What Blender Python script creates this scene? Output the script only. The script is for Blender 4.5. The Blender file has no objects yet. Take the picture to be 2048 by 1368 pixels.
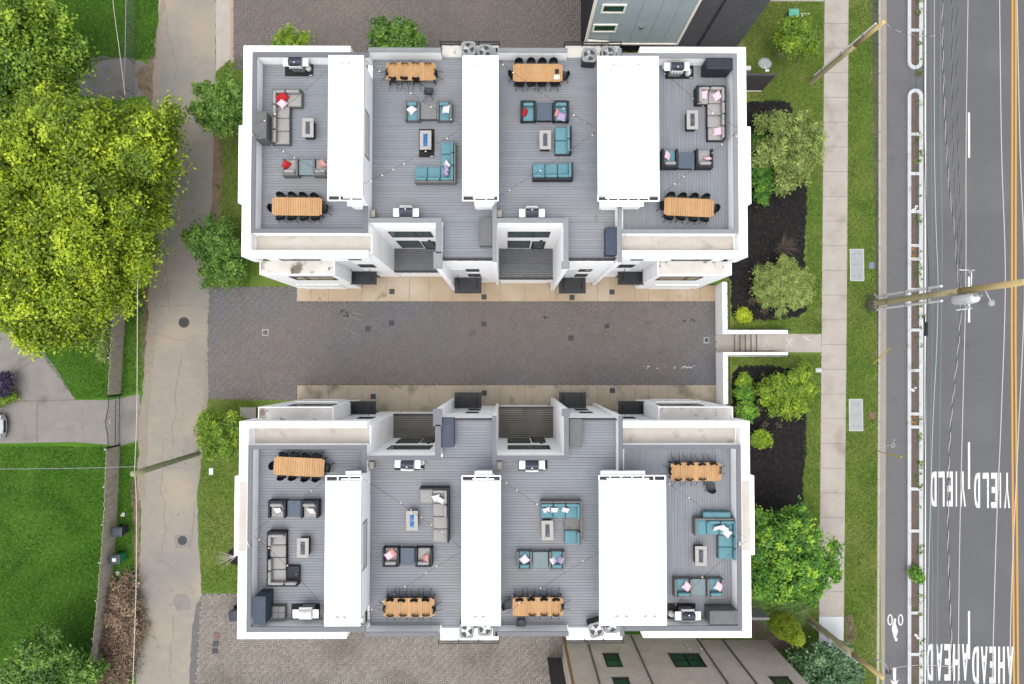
import bpy, math, random
import numpy as np
from mathutils import Vector, Matrix, Euler
random.seed(7); rng = np.random.default_rng(7)
scene = bpy.context.scene
col = scene.collection
R = math.radians

# ------------------------------------------------------------------ camera
FPX, HC = 1380.0, 46.0
_d = Vector(((1015 - 1024) / FPX, -(723 - 684) / FPX, -1)).normalized()
CQ = _d.rotation_difference(Vector((0, 0, -1)))
cam_d = bpy.data.cameras.new('camera'); cam = bpy.data.objects.new('camera', cam_d); col.objects.link(cam)
cam_d.sensor_width = 36; cam_d.lens = FPX / 2048 * 36; cam_d.clip_end = 2000; cam_d.clip_start = .5
cam.location = (0, 0, HC); cam.rotation_mode = 'QUATERNION'; cam.rotation_quaternion = CQ
scene.camera = cam
scene.render.resolution_x = 1024; scene.render.resolution_y = 684

# ------------------------------------------------------------------ sky and sun (bright overcast)
SUN_EL, SUN_AZ = 76, 200
w = bpy.data.worlds.new('World'); scene.world = w; w.use_nodes = True
nt = w.node_tree; nt.nodes.clear()
sky = nt.nodes.new('ShaderNodeTexSky'); sky.sky_type = 'NISHITA'; sky.sun_disc = False
sky.sun_elevation = R(SUN_EL); sky.sun_rotation = R(SUN_AZ); sky.dust_density = 4; sky.air_density = 1.0
hs = nt.nodes.new('ShaderNodeHueSaturation'); hs.inputs['Saturation'].default_value = .30
bg = nt.nodes.new('ShaderNodeBackground'); bg.inputs[1].default_value = .15
wo = nt.nodes.new('ShaderNodeOutputWorld')
nt.links.new(sky.outputs[0], hs.inputs['Color']); nt.links.new(hs.outputs[0], bg.inputs[0]); nt.links.new(bg.outputs[0], wo.inputs[0])
sd = bpy.data.lights.new('sun', 'SUN'); sd.energy = .5; sd.angle = R(70); sd.color = (1, .96, .9)
so = bpy.data.objects.new('sun', sd); col.objects.link(so)
_az = R(SUN_AZ); _el = R(SUN_EL)
_v = Vector((math.sin(_az) * math.cos(_el), math.cos(_az) * math.cos(_el), math.sin(_el)))
so.rotation_euler = (-_v).to_track_quat('-Z', 'Y').to_euler(); so.location = _v * 60
scene.view_settings.view_transform = 'Standard'; scene.view_settings.look = 'None'
scene.view_settings.exposure = 1.40; scene.view_settings.gamma = 1

# ------------------------------------------------------------------ places: photo point at height z -> metres
def P(px, py, z):
    d = CQ @ Vector(((px - 1024) / FPX, -(py - 684) / FPX, -1))
    t = (z - HC) / d.z
    return Vector((d.x * t, d.y * t, z))
def rectw(x0, y0, x1, y1, z):
    a, b, c, d = P(x0, y0, z), P(x1, y0, z), P(x1, y1, z), P(x0, y1, z)
    return ((a.x + d.x) / 2, (c.y + d.y) / 2, (b.x + c.x) / 2, (a.y + b.y) / 2)

# ------------------------------------------------------------------ materials
MATS = {}
KA = .445
WHITES = ('stucco', 'stucco_soiled', 'ledge_stained', 'roof_white', 'paint_white', 'pillow_white', 'pillow_pink', 'kerb_white', 'steel_white', 'chalk', 'bulb', 'bulb_off', 'walk_new', 'panel_grey', 'trim_cream', 'wire_white', 'beige_membrane')
def mat(name, c1, c2=None, scale=4., rough=.75, bump=0., bscale=40., stain=None, sscale=.5, sramp=(.52, .68), island=0., metal=0.,
        stretch=None, emit=None, spec=.2, detail=5., trans=0.):
    if name not in WHITES:
        kk = lambda c: tuple(v * KA for v in c)
        c1 = kk(c1); c2 = kk(c2) if c2 else None
        if stain: stain = [(kk(a), b_, c_) for a, b_, c_ in stain] if isinstance(stain, list) else kk(stain)
    m = bpy.data.materials.new(name); m.use_nodes = True; n = m.node_tree.nodes; l = m.node_tree.links
    b = n['Principled BSDF']; b.inputs['Roughness'].default_value = rough; b.inputs['Metallic'].default_value = metal
    b.inputs['Specular IOR Level'].default_value = spec
    g = n.new('ShaderNodeNewGeometry'); src = g.outputs['Position']
    if stretch:
        mp = n.new('ShaderNodeMapping'); mp.inputs['Scale'].default_value = stretch; l.new(src, mp.inputs[0]); src2 = mp.outputs[0]
    else: src2 = src
    def noise(s, sc, det=detail):
        t = n.new('ShaderNodeTexNoise'); t.inputs['Scale'].default_value = sc; t.inputs['Detail'].default_value = det; l.new(s, t.inputs['Vector']); return t.outputs[0]
    def ramp(f, a, b_):
        r = n.new('ShaderNodeMapRange'); r.inputs[1].default_value = a; r.inputs[2].default_value = b_; l.new(f, r.inputs[0]); return r.outputs[0]
    def mix(f, a, b_):
        x = n.new('ShaderNodeMix'); x.data_type = 'RGBA'
        l.new(f, x.inputs[0])
        for s, v in ((6, a), (7, b_)):
            if hasattr(v, 'is_linked'): l.new(v, x.inputs[s])
            else: x.inputs[s].default_value = (*v, 1)
        return x.outputs[2]
    cur = None
    if c2: cur = mix(ramp(noise(src2, scale), .3, .7), c1, c2)
    if stain:
        stl = stain if isinstance(stain, list) else [(stain, sscale, sramp)]
        for cc, ss, sr in stl:
            cur = mix(ramp(noise(src, ss, 7), *sr), cur if cur is not None else c1, cc)
    if island:
        if cur is None:
            rgb = n.new('ShaderNodeRGB'); rgb.outputs[0].default_value = (*c1, 1); cur = rgb.outputs[0]
        h = n.new('ShaderNodeHueSaturation'); r = n.new('ShaderNodeMapRange')
        r.inputs[3].default_value = 1 - island; r.inputs[4].default_value = 1 + island
        l.new(g.outputs['Random Per Island'], r.inputs[0]); l.new(r.outputs[0], h.inputs['Value']); l.new(cur, h.inputs['Color']); cur = h.outputs[0]
    if cur is not None: l.new(cur, b.inputs['Base Color'])
    else: b.inputs['Base Color'].default_value = (*c1, 1)
    if bump:
        bp = n.new('ShaderNodeBump'); bp.inputs['Strength'].default_value = bump; bp.inputs['Distance'].default_value = .05
        l.new(noise(src2, bscale, 4), bp.inputs['Height']); l.new(bp.outputs[0], b.inputs['Normal'])
    if emit: b.inputs['Emission Color'].default_value = (*emit[0], 1); b.inputs['Emission Strength'].default_value = emit[1]
    if trans: b.inputs['Transmission Weight'].default_value = trans
    MATS[name] = m; return m
def leafmat(name, dark, mid, lite, transl=.3):
    m = bpy.data.materials.new(name); m.use_nodes = True; n = m.node_tree.nodes; l = m.node_tree.links
    n.clear(); o = n.new('ShaderNodeOutputMaterial')
    a = n.new('ShaderNodeAttribute'); a.attribute_name = 'tint'
    r = n.new('ShaderNodeValToRGB'); e = r.color_ramp.elements
    e[0].position = 0; e[0].color = (*dark, 1); e[1].position = 1; e[1].color = (*lite, 1); x = e.new(.5); x.color = (*mid, 1)
    l.new(a.outputs['Fac'], r.inputs[0])
    d = n.new('ShaderNodeBsdfPrincipled'); d.inputs['Roughness'].default_value = .55; d.inputs['Specular IOR Level'].default_value = .35
    t = n.new('ShaderNodeBsdfTranslucent'); mx = n.new('ShaderNodeMixShader'); mx.inputs[0].default_value = transl
    l.new(r.outputs[0], d.inputs['Base Color']); l.new(r.outputs[0], t.inputs[0]); l.new(d.outputs[0], mx.inputs[1]); l.new(t.outputs[0], mx.inputs[2]); l.new(mx.outputs[0], o.inputs[0])
    MATS[name] = m; return m

mat('stucco', (0.798, 0.798, 0.788), (0.758, 0.758, 0.758), 1.2, .8, .05, 60)
mat('stucco_soiled', (.72, .69, .62), (.62, .57, .49), 1.6, .85, .05, 60, stain=[((.40, .34, .28), 1.1, (.56, .75)), ((.18, .16, .14), 4.0, (.63, .8))])
mat('ledge_stained', (0.436, 0.422, 0.396), (0.370, 0.350, 0.317), 1.2, .85, .06, 40, stain=[((0.132, 0.109, 0.086), .8, (.58, .68)), ((0.040, 0.036, 0.033), 2.6, (.61, .74))])
mat('beige_membrane', (0.304, 0.279, 0.248), (0.347, 0.326, 0.298), 1.5, .8, .04, 30, stain=(0.186, 0.152, 0.118), sscale=1.3, sramp=(.58, .8))
mat('roof_white', (0.459, 0.459, 0.450), (0.423, 0.423, 0.410), .8, .6, .03, 20, stain=(0.332, 0.326, 0.308), sscale=.7, sramp=(.6, .85))
mat('coping', (0.219, 0.219, 0.249), (0.200, 0.203, 0.230), 2, .5, .02, 30)
mat('coping_pale', (0.289, 0.310, 0.323), (0.332, 0.348, 0.357), 2, .5, .02, 30)
mat('panel_grey', (.55, .56, .58), (.60, .60, .62), 1.5, .7)
mat('deck', (0.312, 0.338, 0.381), (0.338, 0.360, 0.398), 3, .6, .04, 60, stain=[((0.360, 0.364, 0.372), .35, (.45, .8)), ((0.223, 0.227, 0.240), 1.4, (.73, .83))], island=.05)
mat('deck_dark', (.15, .158, .172), (.18, .188, .20), 3, .6, .04, 60, island=.08)
mat('deck_weathered', (.19, .18, .155), (.26, .25, .22), 1.2, .75, .05, 60, stain=(.12, .105, .055), sscale=.8, sramp=(.5, .75), island=.12)
mat('deck_base', (.03, .03, .035))
mat('black_metal', (.018, .02, .026), (.03, .033, .04), 3, .4, 0, 40)
mat('dark_frame', (.02, .022, .024), rough=.4)
mat('glass', (.03, .06, .055), (.05, .10, .09), .7, .06, spec=.9)
mat('glass_teal', (.05, .14, .12), (.03, .07, .065), .9, .08, spec=.8)
mat('steel', (.48, .49, .50), (.56, .57, .58), 3, .35, metal=.6)
mat('steel_white', (0.490, 0.490, 0.490), rough=.4)
mat('lid_dark', (.05, .06, .085), (.065, .075, .10), 3, .3)
mat('rubber', (.025, .025, .028), (.035, .035, .038), 6, .85, .05, 80)
mat('teak', (0.614, 0.344, 0.144), (0.688, 0.409, 0.191), 5, .55, .03, 40, stretch=(0.900, 0.900, 0.900), island=.09)
mat('chair_black', (.018, .019, .021), rough=.45)
mat('chair_charcoal', (.05, .055, .065), rough=.5)
mat('wicker_grey', (.20, .205, .205), (.26, .262, .26), 30, .75, .3, 90)
mat('wicker_taupe', (.235, .225, .21), (.29, .275, .26), 30, .75, .3, 90)
mat('wicker_black', (.028, .031, .042), (.045, .05, .064), 30, .6, .3, 90)
mat('cushion_grey', (.42, .41, .395), (.47, .46, .445), 8, .9, .1, 120)
mat('cushion_teal', (.155, .345, .405), (.185, .395, .45), 7, .9, .1, 120)
mat('pillow_white', (0.484, 0.471, 0.484), (0.384, 0.347, 0.409), 14, .9)
mat('pillow_pink', (0.496, 0.260, 0.322), (0.508, 0.384, 0.422), 12, .9)
mat('pillow_red', (.52, .02, .025), (.62, .035, .04), 10, .9)
mat('pillow_coral', (.78, .30, .28), (.80, .48, .45), 10, .9)
mat('pillow_lilac', (0.405, 0.297, 0.594), (0.630, 0.558, 0.702), 14, .9)
mat('stone_top', (.50, .475, .45), (.58, .55, .52), 9, .6)
mat('tray_grey', (.10, .125, .155), (.15, .18, .21), 5, .3)
mat('tray_blue', (.02, .13, .42), (.10, .34, .66), 26, .15)
mat('table_grey', (.25, .25, .255), (.29, .29, .295), 12, .6, .1, 60)
mat('table_blue', (.10, .135, .185), (.13, .165, .215), 12, .55, .1, 60)
mat('table_sage', (.22, .30, .32), (.26, .34, .36), 12, .55, .1, 60)
mat('box_grey', (.17, .175, .175), (.21, .21, .21), 4, .6, .1, 30)
mat('box_dark', (.03, .036, .05), (.042, .05, .068), 4, .5, .1, 30)
mat('box_blue', (.05, .07, .115), (.065, .09, .14), 4, .5, .1, 30)
mat('ac_grey', (.33, .36, .36), (.38, .41, .41), 4, .5)
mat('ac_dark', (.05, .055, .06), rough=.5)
mat('bulb', (.8, .7, .5), rough=.2, emit=((1, .72, .38), .35))
mat('bulb_off', (.40, .38, .36), rough=.15)
mat('cable', (.035, .033, .03), rough=.6)
mat('wire_white', (0.354, 0.320, 0.292), rough=.5)
mat('wire_teal', (.50, .66, .64), rough=.5)
mat('wire_grey', (.36, .37, .38), rough=.5)
mat('grass', (0.135, 0.231, 0.036), (0.182, 0.286, 0.049), 5., .9, .5, 30, stain=[((0.262, 0.299, 0.083), .22, (.46, .70)), ((0.366, 0.299, 0.153), .5, (.63, .80)), ((0.091, 0.171, 0.030), 1.3, (.56, .8))], detail=8, spec=.05)
mat('lawn', (0.067, 0.190, 0.016), (0.099, 0.241, 0.025), 4., .9, .5, 30, stain=[((0.168, 0.308, 0.047), .10, (.48, .70)), ((0.045, 0.129, 0.013), .5, (.58, .82)), ((0.213, 0.235, 0.067), .9, (.70, .82))], detail=8, spec=.05)
mat('alley', (0.366, 0.334, 0.283), (0.413, 0.375, 0.321), 2.2, .9, .15, 60, stain=[((0.497, 0.421, 0.321), .28, (.48, .70)), ((0.312, 0.299, 0.273), .18, (.52, .66)), ((0.211, 0.196, 0.173), 3.0, (.70, .80))])
mat('alley_crack', (.25, .235, .215), rough=.95)
mat('alley_patch', (.17, .165, .16), (.20, .195, .19), 3, .9, .15, 60)
mat('dirt', (.24, .17, .11), (.32, .25, .17), 3, .95, .4, 40, stain=(.12, .09, .05), sscale=2, sramp=(.55, .7))
mat('gravel_edge', (.42, .36, .29), (.34, .29, .23), 5, .95, .3, 60)
mat('concrete', (0.285, 0.265, 0.246), (0.340, 0.320, 0.297), 1.4, .85, .08, 60, stain=[((0.198, 0.182, 0.167), .7, (.56, .74))])
mat('walk', (0.514, 0.461, 0.407), (0.582, 0.533, 0.475), 1.6, .85, .06, 60, stain=[((0.369, 0.315, 0.267), .8, (.54, .76))], island=.05)
mat('walk_new', (0.360, 0.372, 0.384), (0.396, 0.402, 0.408), 1.6, .85, .04, 60)
mat('apron', (.56, .43, .285), (.62, .49, .345), 1.0, .8, .06, 60, stain=[((.70, .60, .47), .35, (.5, .7)), ((.30, .235, .15), 1.0, (.62, .78))], island=.05)
mat('apron_soiled', (.50, .42, .31), (.58, .50, .39), 1.0, .8, .06, 60, stain=[((.22, .19, .14), .75, (.54, .72)), ((.13, .12, .07), 1.6, (.66, .8))], island=.05)
mat('paver', (0.266, 0.233, 0.222), (0.294, 0.260, 0.246), 1.5, .85, .08, 60, stain=[((0.240, 0.244, 0.260), .11, (.48, .66)), ((0.354, 0.308, 0.252), .8, (.72, .9)), ((0.187, 0.168, 0.163), 1.2, (.72, .82))], island=.07)
mat('paver_tan', (0.344, 0.312, 0.268), (0.400, 0.364, 0.320), 1.5, .85, .1, 60, stain=[((0.264, 0.236, 0.200), .30, (.50, .70))], island=.14)
mat('paver_red', (0.238, 0.208, 0.191), (0.268, 0.234, 0.217), 1.5, .85, .08, 60, stain=(0.306, 0.264, 0.221), sscale=.15, sramp=(.5, .7), island=.06)
mat('paver_joint', (.175, .158, .15), rough=.95)
mat('paver_edge', (.50, .39, .28), (.56, .45, .34), 3, .85, island=.1)
mat('asphalt', (0.153, 0.155, 0.162), (0.172, 0.175, 0.181), 14, .9, .12, 120, stain=[((0.194, 0.197, 0.201), .22, (.48, .72)), ((0.129, 0.131, 0.137), .7, (.64, .80))], stretch=(0.900, 0.290, 0.828))
mat('bike_asphalt', (0.184, 0.182, 0.187), (0.206, 0.202, 0.208), 14, .9, .12, 120, stretch=(0.900, 0.306, 0.874), stain=(0.158, 0.158, 0.162), sscale=.6, sramp=(.55, .75))
mat('kerb_white', (0.328, 0.339, 0.343), (0.281, 0.292, 0.292), 2, .8, stain=((0.187, 0.187, 0.164)), sscale=1.6, sramp=(.58, .78))
mat('kerb', (.50, .46, .41), (.57, .52, .47), 2, .85, .05, 60, island=.04)
mat('gutter', (.40, .345, .305), (.46, .40, .36), 2, .85, .05, 60)
mat('paint_white', (0.436, 0.436, 0.429), (0.383, 0.383, 0.376), 9, .7, stain=(0.145, 0.145, 0.149), sscale=5, sramp=(.60, .74))
mat('paint_yellow', (.78, .42, .08), (.72, .38, .07), 9, .7)
mat('mulch_black', (.010, .010, .012), (.022, .021, .023), 14, .95, .8, 30, stain=(.04, .036, .034), sscale=2.5, sramp=(.62, .8))
mat('mulch_chip', (0.027, 0.024, 0.022), (0.047, 0.040, 0.036), 9, .95, island=.5)
mat('mulch_brown', (.15, .11, .09), (.22, .175, .15), 12, .95, .8, 26, stain=[((.11, .12, .045), 1.0, (.55, .7)), ((.32, .28, .25), 6, (.66, .8))])
mat('wood_fence', (0.520, 0.448, 0.364), (0.702, 0.624, 0.520), 6, .85, .2, 30, stretch=(0.900, 0.900, 0.390), island=.18)
mat('pole_wood', (0.510, 0.459, 0.255), (0.646, 0.561, 0.323), 5, .85, .3, 20, stretch=(0.900, 0.900, 0.680), stain=(0.289, 0.238, 0.153), sscale=1.2, sramp=(.6, .75))
mat('pole_yellow', (0.728, 0.546, 0.238), (0.812, 0.630, 0.308), 5, .85, .2, 20, stretch=(0.900, 0.900, 0.560))
mat('pole_green', (0.330, 0.375, 0.195), (0.450, 0.480, 0.270), 5, .85, .3, 20, stretch=(0.900, 0.900, 0.600))
mat('brick_wall', (.25, .205, .175), (.31, .26, .225), 2, .85, .1, 50, stain=(.20, .165, .145), sscale=.5, sramp=(.45, .7), island=.16)
mat('mortar', (.34, .31, .28), rough=.95)
mat('brick_dark', (.20, .18, .17), (.22, .2, .19), 2, .8, .1, 50, island=.15)
mat('mortar_dark', (.045, .045, .05), rough=.95)
mat('panel_blue', (0.651, 0.759, 0.806), (0.728, 0.837, 0.883), 1.2, .5, island=.05)
mat('trim_cream', (.72, .68, .60), rough=.7)
mat('bark', (.11, .085, .062), (.17, .135, .10), 6, .9, .5, 20)
mat('twig', (.20, .145, .115), (.28, .21, .17), 5, .9)
mat('green_plastic', (0.022, 0.330, 0.150), (0.030, 0.390, 0.180), 4, .45)
mat('bin_dark', (.035, .045, .065), (.05, .06, .08), 4, .45)
mat('silver_paint', (.80, .83, .85), rough=.3)
mat('tyre', (.015, .015, .015), rough=.9)
mat('lamp_lens', (.75, .77, .78), rough=.1)
mat('cast_iron', (.06, .06, .065), (.085, .085, .09), 10, .6, .2, 60)
mat('drain_slate', (.055, .062, .07), (.075, .085, .09), 5, .6)
mat('grey_cover', (.45, .46, .47), (.50, .51, .52), 4, .75, .06, 60)
mat('blue_cover', (.22, .27, .40), (.26, .31, .44), 5, .7)
mat('rust_cover', (.25, .13, .11), (.30, .18, .15), 8, .8)
mat('guy_yellow', (.80, .62, .08), rough=.5)
mat('transformer', (0.140, 0.532, 0.392), (0.182, 0.602, 0.448), 4, .5)
mat('beige_box', (.50, .47, .42), rough=.6)
mat('dish_grey', (.42, .47, .47), rough=.5)
mat('shingle', (0.098, 0.088, 0.094), (0.130, 0.117, 0.122), 8, .85, .2, 40)
mat('slate_roof', (0.320, 0.328, 0.336), (0.432, 0.440, 0.440), 6, .8, .1, 30)
mat('soil_tan', (.42, .24, .10), (.48, .29, .14), 3, .9)
mat('chalk', (.45, .45, .45), rough=.9)
leafmat('leaf_yellow', (0.052, 0.093, 0.006), (0.149, 0.232, 0.010), (0.392, 0.474, 0.023))
leafmat('leaf_green', (.038, .090, .008), (.115, .205, .016), (.29, .40, .03))
leafmat('leaf_deep', (.030, .078, .012), (.080, .170, .024), (.20, .32, .05))
leafmat('leaf_lime', (.06, .12, .008), (.15, .25, .018), (.34, .44, .03))
leafmat('leaf_olive', (.060, .095, .020), (.150, .205, .050), (.31, .38, .10))
leafmat('leaf_maple', (.026, .090, .010), (.080, .21, .022), (.27, .43, .03))
leafmat('leaf_blue', (0.033, 0.078, 0.033), (0.085, 0.169, 0.078), (0.208, 0.325, 0.156))
leafmat('leaf_moss', (0.105, 0.150, 0.006), (0.180, 0.247, 0.009), (0.300, 0.375, 0.018), .15)
leafmat('leaf_purple', (.015, .012, .03), (.035, .025, .06), (.07, .05, .11))
leafmat('leaf_brown', (.07, .048, .032), (.15, .10, .065), (.30, .20, .12), .1)
leafmat('grass_blade', (0.048, 0.112, 0.019), (0.120, 0.208, 0.048), (0.272, 0.352, 0.112))
leafmat('leaf_orange', (.25, .10, .02), (.40, .18, .04), (.5, .28, .08))

# ------------------------------------------------------------------ mesh helpers
class MB:
    def __init__(s): s.v = []; s.f = []
    def box(s, x0, y0, z0, x1, y1, z1, top=None):
        x0, x1 = min(x0, x1), max(x0, x1); y0, y1 = min(y0, y1), max(y0, y1); z0, z1 = min(z0, z1), max(z0, z1)
        b = len(s.v); s.v += [(x0, y0, z0), (x1, y0, z0), (x1, y1, z0), (x0, y1, z0), (x0, y0, z1), (x1, y0, z1), (x1, y1, z1), (x0, y1, z1)]
        s.f += [(b, b + 3, b + 2, b + 1), (b + 4, b + 5, b + 6, b + 7), (b, b + 1, b + 5, b + 4), (b + 1, b + 2, b + 6, b + 5), (b + 2, b + 3, b + 7, b + 6), (b + 3, b, b + 4, b + 7)]
        return s
    def obox(s, c, size, rz=0, rx=0, ry=0):
        m = Matrix.Translation(c) @ Euler((rx, ry, rz)).to_matrix().to_4x4()
        t = MB().box(-size[0] / 2, -size[1] / 2, -size[2] / 2, size[0] / 2, size[1] / 2, size[2] / 2)
        return s.add(t, m)
    def add(s, o, m=None):
        b = len(s.v); s.v += [tuple(m @ Vector(p)) for p in o.v] if m else list(o.v); s.f += [tuple(i + b for i in f) for f in o.f]; return s
    def prism(s, pts, z0, z1):
        n = len(pts); b = len(s.v)
        a = sum(pts[i][0] * pts[(i + 1) % n][1] - pts[(i + 1) % n][0] * pts[i][1] for i in range(n))
        if a < 0: pts = pts[::-1]
        s.v += [(p[0], p[1], z0) for p in pts] + [(p[0], p[1], z1) for p in pts]
        s.f += [tuple(range(b + n - 1, b - 1, -1)), tuple(range(b + n, b + 2 * n))]
        s.f += [(b + i, b + (i + 1) % n, b + n + (i + 1) % n, b + n + i) for i in range(n)]; return s
    def sheet(s, pts, z):
        n = len(pts); b = len(s.v)
        a = sum(pts[i][0] * pts[(i + 1) % n][1] - pts[(i + 1) % n][0] * pts[i][1] for i in range(n))
        if a < 0: pts = pts[::-1]
        s.v += [(p[0], p[1], z) for p in pts]; s.f.append(tuple(range(b, b + n))); return s
    def tube(s, pts, r, n=6, cap=True):
        pts = [Vector(p) for p in pts]; rs = r if isinstance(r, (list, tuple)) else [r] * len(pts)
        b = len(s.v); k = len(pts); up = None
        for i, p in enumerate(pts):
            t = (pts[min(i + 1, k - 1)] - pts[max(i - 1, 0)])
            t = t.normalized() if t.length > 1e-9 else Vector((0, 0, 1))
            if up is None: up = t.orthogonal().normalized()
            up = (up - t * up.dot(t)); up = up.normalized() if up.length > 1e-6 else t.orthogonal().normalized()
            sd_ = t.cross(up)
            for j in range(n):
                a = 2 * math.pi * j / n; s.v.append(tuple(p + (up * math.cos(a) + sd_ * math.sin(a)) * rs[i]))
        for i in range(k - 1):
            for j in range(n):
                s.f.append((b + i * n + j, b + i * n + (j + 1) % n, b + (i + 1) * n + (j + 1) % n, b + (i + 1) * n + j))
        if cap: s.f.append(tuple(b + j for j in range(n - 1, -1, -1))); s.f.append(tuple(b + (k - 1) * n + j for j in range(n)))
        return s
    def cyl(s, x, y, z0, z1, r, n=16, r1=None): return s.tube([(x, y, z0), (x, y, z1)], [r, r if r1 is None else r1], n)
    def lathe(s, prof, n=20, c=(0, 0, 0)):
        b = len(s.v); k = len(prof)
        for r_, z in prof:
            for j in range(n):
                a = 2 * math.pi * j / n; s.v.append((c[0] + r_ * math.cos(a), c[1] + r_ * math.sin(a), c[2] + z))
        for i in range(k - 1):
            for j in range(n): s.f.append((b + i * n + j, b + i * n + (j + 1) % n, b + (i + 1) * n + (j + 1) % n, b + (i + 1) * n + j))
        return s
    def rbox(s, x0, y0, z0, x1, y1, z1, r=.06, n=5, puff=0.):
        c = Vector(((x0 + x1) / 2, (y0 + y1) / 2, (z0 + z1) / 2)); h = Vector((abs(x1 - x0) / 2, abs(y1 - y0) / 2, abs(z1 - z0) / 2))
        r = min(r, min(h) * .98); vid = {}; b = len(s.v)
        def vert(u):
            if u in vid: return vid[u]
            p = Vector([(-1 + 2 * u[i] / n) * h[i] for i in range(3)])
            # snap parameters toward the rim so the rounded edges get the points
            q = Vector([math.copysign(h[i] * (1 - (1 - abs(p[i]) / h[i]) ** 1.6), p[i]) for i in range(3)])
            inn = Vector([max(-h[i] + r, min(h[i] - r, q[i])) for i in range(3)]); d = q - inn
            o = inn + d.normalized() * r if d.length > 1e-9 else q
            if puff and abs(u[2] - n / 2) > n / 2 - .1: o.z += math.copysign(puff * (1 - (q.x / h.x) ** 2) * (1 - (q.y / h.y) ** 2), q.z)
            vid[u] = len(s.v); s.v.append(tuple(c + o)); return vid[u]
        for ax in range(3):
            o1, o2 = (ax + 1) % 3, (ax + 2) % 3
            for sgn in (0, n):
                for i in range(n):
                    for j in range(n):
                        q = []
                        for di, dj in ((0, 0), (1, 0), (1, 1), (0, 1)):
                            u = [0, 0, 0]; u[ax] = sgn; u[o1] = i + di; u[o2] = j + dj; q.append(vert(tuple(u)))
                        s.f.append(tuple(q) if sgn else tuple(q[::-1]))
        return s
    def mesh(s, name):
        m = bpy.data.meshes.new(name); m.from_pydata(s.v, [], s.f); m.update(); return m
CACHE = {}
def obj(name, mb, material, parent=None, smooth=False, bevel=0, key=None, off=None):
    if key is not None and key in CACHE: me = CACHE[key]
    else:
        me = (mb() if callable(mb) else mb).mesh(name)
        me.materials.append(MATS[material] if isinstance(material, str) else material)
        if smooth:
            me.polygons.foreach_set('use_smooth', [True] * len(me.polygons))
        if key is not None: CACHE[key] = me
    o = bpy.data.objects.new(name, me); col.objects.link(o)
    if bevel:
        bv = o.modifiers.new('bevel', 'BEVEL'); bv.width = bevel; bv.segments = 2; bv.limit_method = 'ANGLE'
    if parent is not None:
        o.parent = parent
        if off is not None: o.matrix_parent_inverse = Matrix.Translation(-Vector(off))
    return o
def tag(o, label=None, cat=None, group=None, kind=None):
    if label: o['label'] = label
    if cat: o['category'] = cat
    if group: o['group'] = group
    if kind: o['kind'] = kind
    return o
def thing(name, label, cat, loc=(0, 0, 0), rz=0, group=None):
    o = bpy.data.objects.new(name, None); col.objects.link(o); o.empty_display_size = .3
    o.location = loc; o.rotation_euler = (0, 0, rz)
    return tag(o, label, cat, group)
def wpart(name, mb, material, root, **k):
    """a part whose points are in world metres, under a root that only has a location"""
    loc = root.location if root.type == 'EMPTY' else None
    o = obj(name, mb, material, root, off=loc, **k)
    return o
def struct(name, mb, material, parent=None, **k):
    o = obj(name, mb, material, parent, **k)
    if parent is None: o['kind'] = 'structure'
    return o
def pxpoly(pts, z): return [tuple(P(x, y, z))[:2] for x, y in pts]
def jag(pts, amp=.06, step=.25, seed=1):
    """the same outline with a natural, uneven edge"""
    r = random.Random(seed); out = []
    for i in range(len(pts)):
        a, b = Vector(pts[i][:2]), Vector(pts[(i + 1) % len(pts)][:2]); n = max(1, int((b - a).length / step))
        nn = (b - a); nn = Vector((-nn.y, nn.x)).normalized() if nn.length else Vector((0, 0))
        for k in range(n):
            q = a.lerp(b, k / n) + nn * r.uniform(-amp, amp); out.append((q.x, q.y))
    return out

# ================================================================== THE SETTING
ZY, ZS = .95, .83          # yard and pavement level, street level (the courts and the alley lie at 0)
def brickmat(name, c1, c2, mortar, bw=.24, bh=.085):
    m = bpy.data.materials.new(name); m.use_nodes = True; n = m.node_tree.nodes; l = m.node_tree.links
    b = n['Principled BSDF']; b.inputs['Roughness'].default_value = .85
    g = n.new('ShaderNodeNewGeometry'); sp = n.new('ShaderNodeSeparateXYZ'); ad = n.new('ShaderNodeMath'); cb = n.new('ShaderNodeCombineXYZ')
    l.new(g.outputs['Position'], sp.inputs[0]); l.new(sp.outputs[0], ad.inputs[0]); l.new(sp.outputs[1], ad.inputs[1])
    l.new(ad.outputs[0], cb.inputs[0]); l.new(sp.outputs[2], cb.inputs[1])
    t = n.new('ShaderNodeTexBrick'); t.inputs['Scale'].default_value = 1; t.inputs['Brick Width'].default_value = bw; t.inputs['Row Height'].default_value = bh
    t.inputs['Mortar Size'].default_value = .008; t.inputs['Color1'].default_value = (*c1, 1); t.inputs['Color2'].default_value = (*c2, 1); t.inputs['Mortar'].default_value = (*mortar, 1)
    l.new(cb.outputs[0], t.inputs['Vector'])
    no = n.new('ShaderNodeTexNoise'); no.inputs['Scale'].default_value = .6; no.inputs['Detail'].default_value = 6; l.new(g.outputs['Position'], no.inputs['Vector'])
    h = n.new('ShaderNodeHueSaturation'); r = n.new('ShaderNodeMapRange'); r.inputs[3].default_value = .75; r.inputs[4].default_value = 1.25
    l.new(no.outputs[0], r.inputs[0]); l.new(r.outputs[0], h.inputs['Value']); l.new(t.outputs['Color'], h.inputs['Color']); l.new(h.outputs[0], b.inputs['Base Color'])
    bp = n.new('ShaderNodeBump'); bp.inputs['Distance'].default_value = .02; bp.inputs['Strength'].default_value = .6; l.new(t.outputs['Fac'], bp.inputs['Height']); bp.invert = True; l.new(bp.outputs[0], b.inputs['Normal'])
    MATS[name] = m
brickmat('brick_tan', (.45, .375, .325), (.34, .285, .25), (.50, .465, .43))
brickmat('brick_char', (.055, .055, .062), (.085, .083, .09), (.04, .04, .044))

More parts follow.
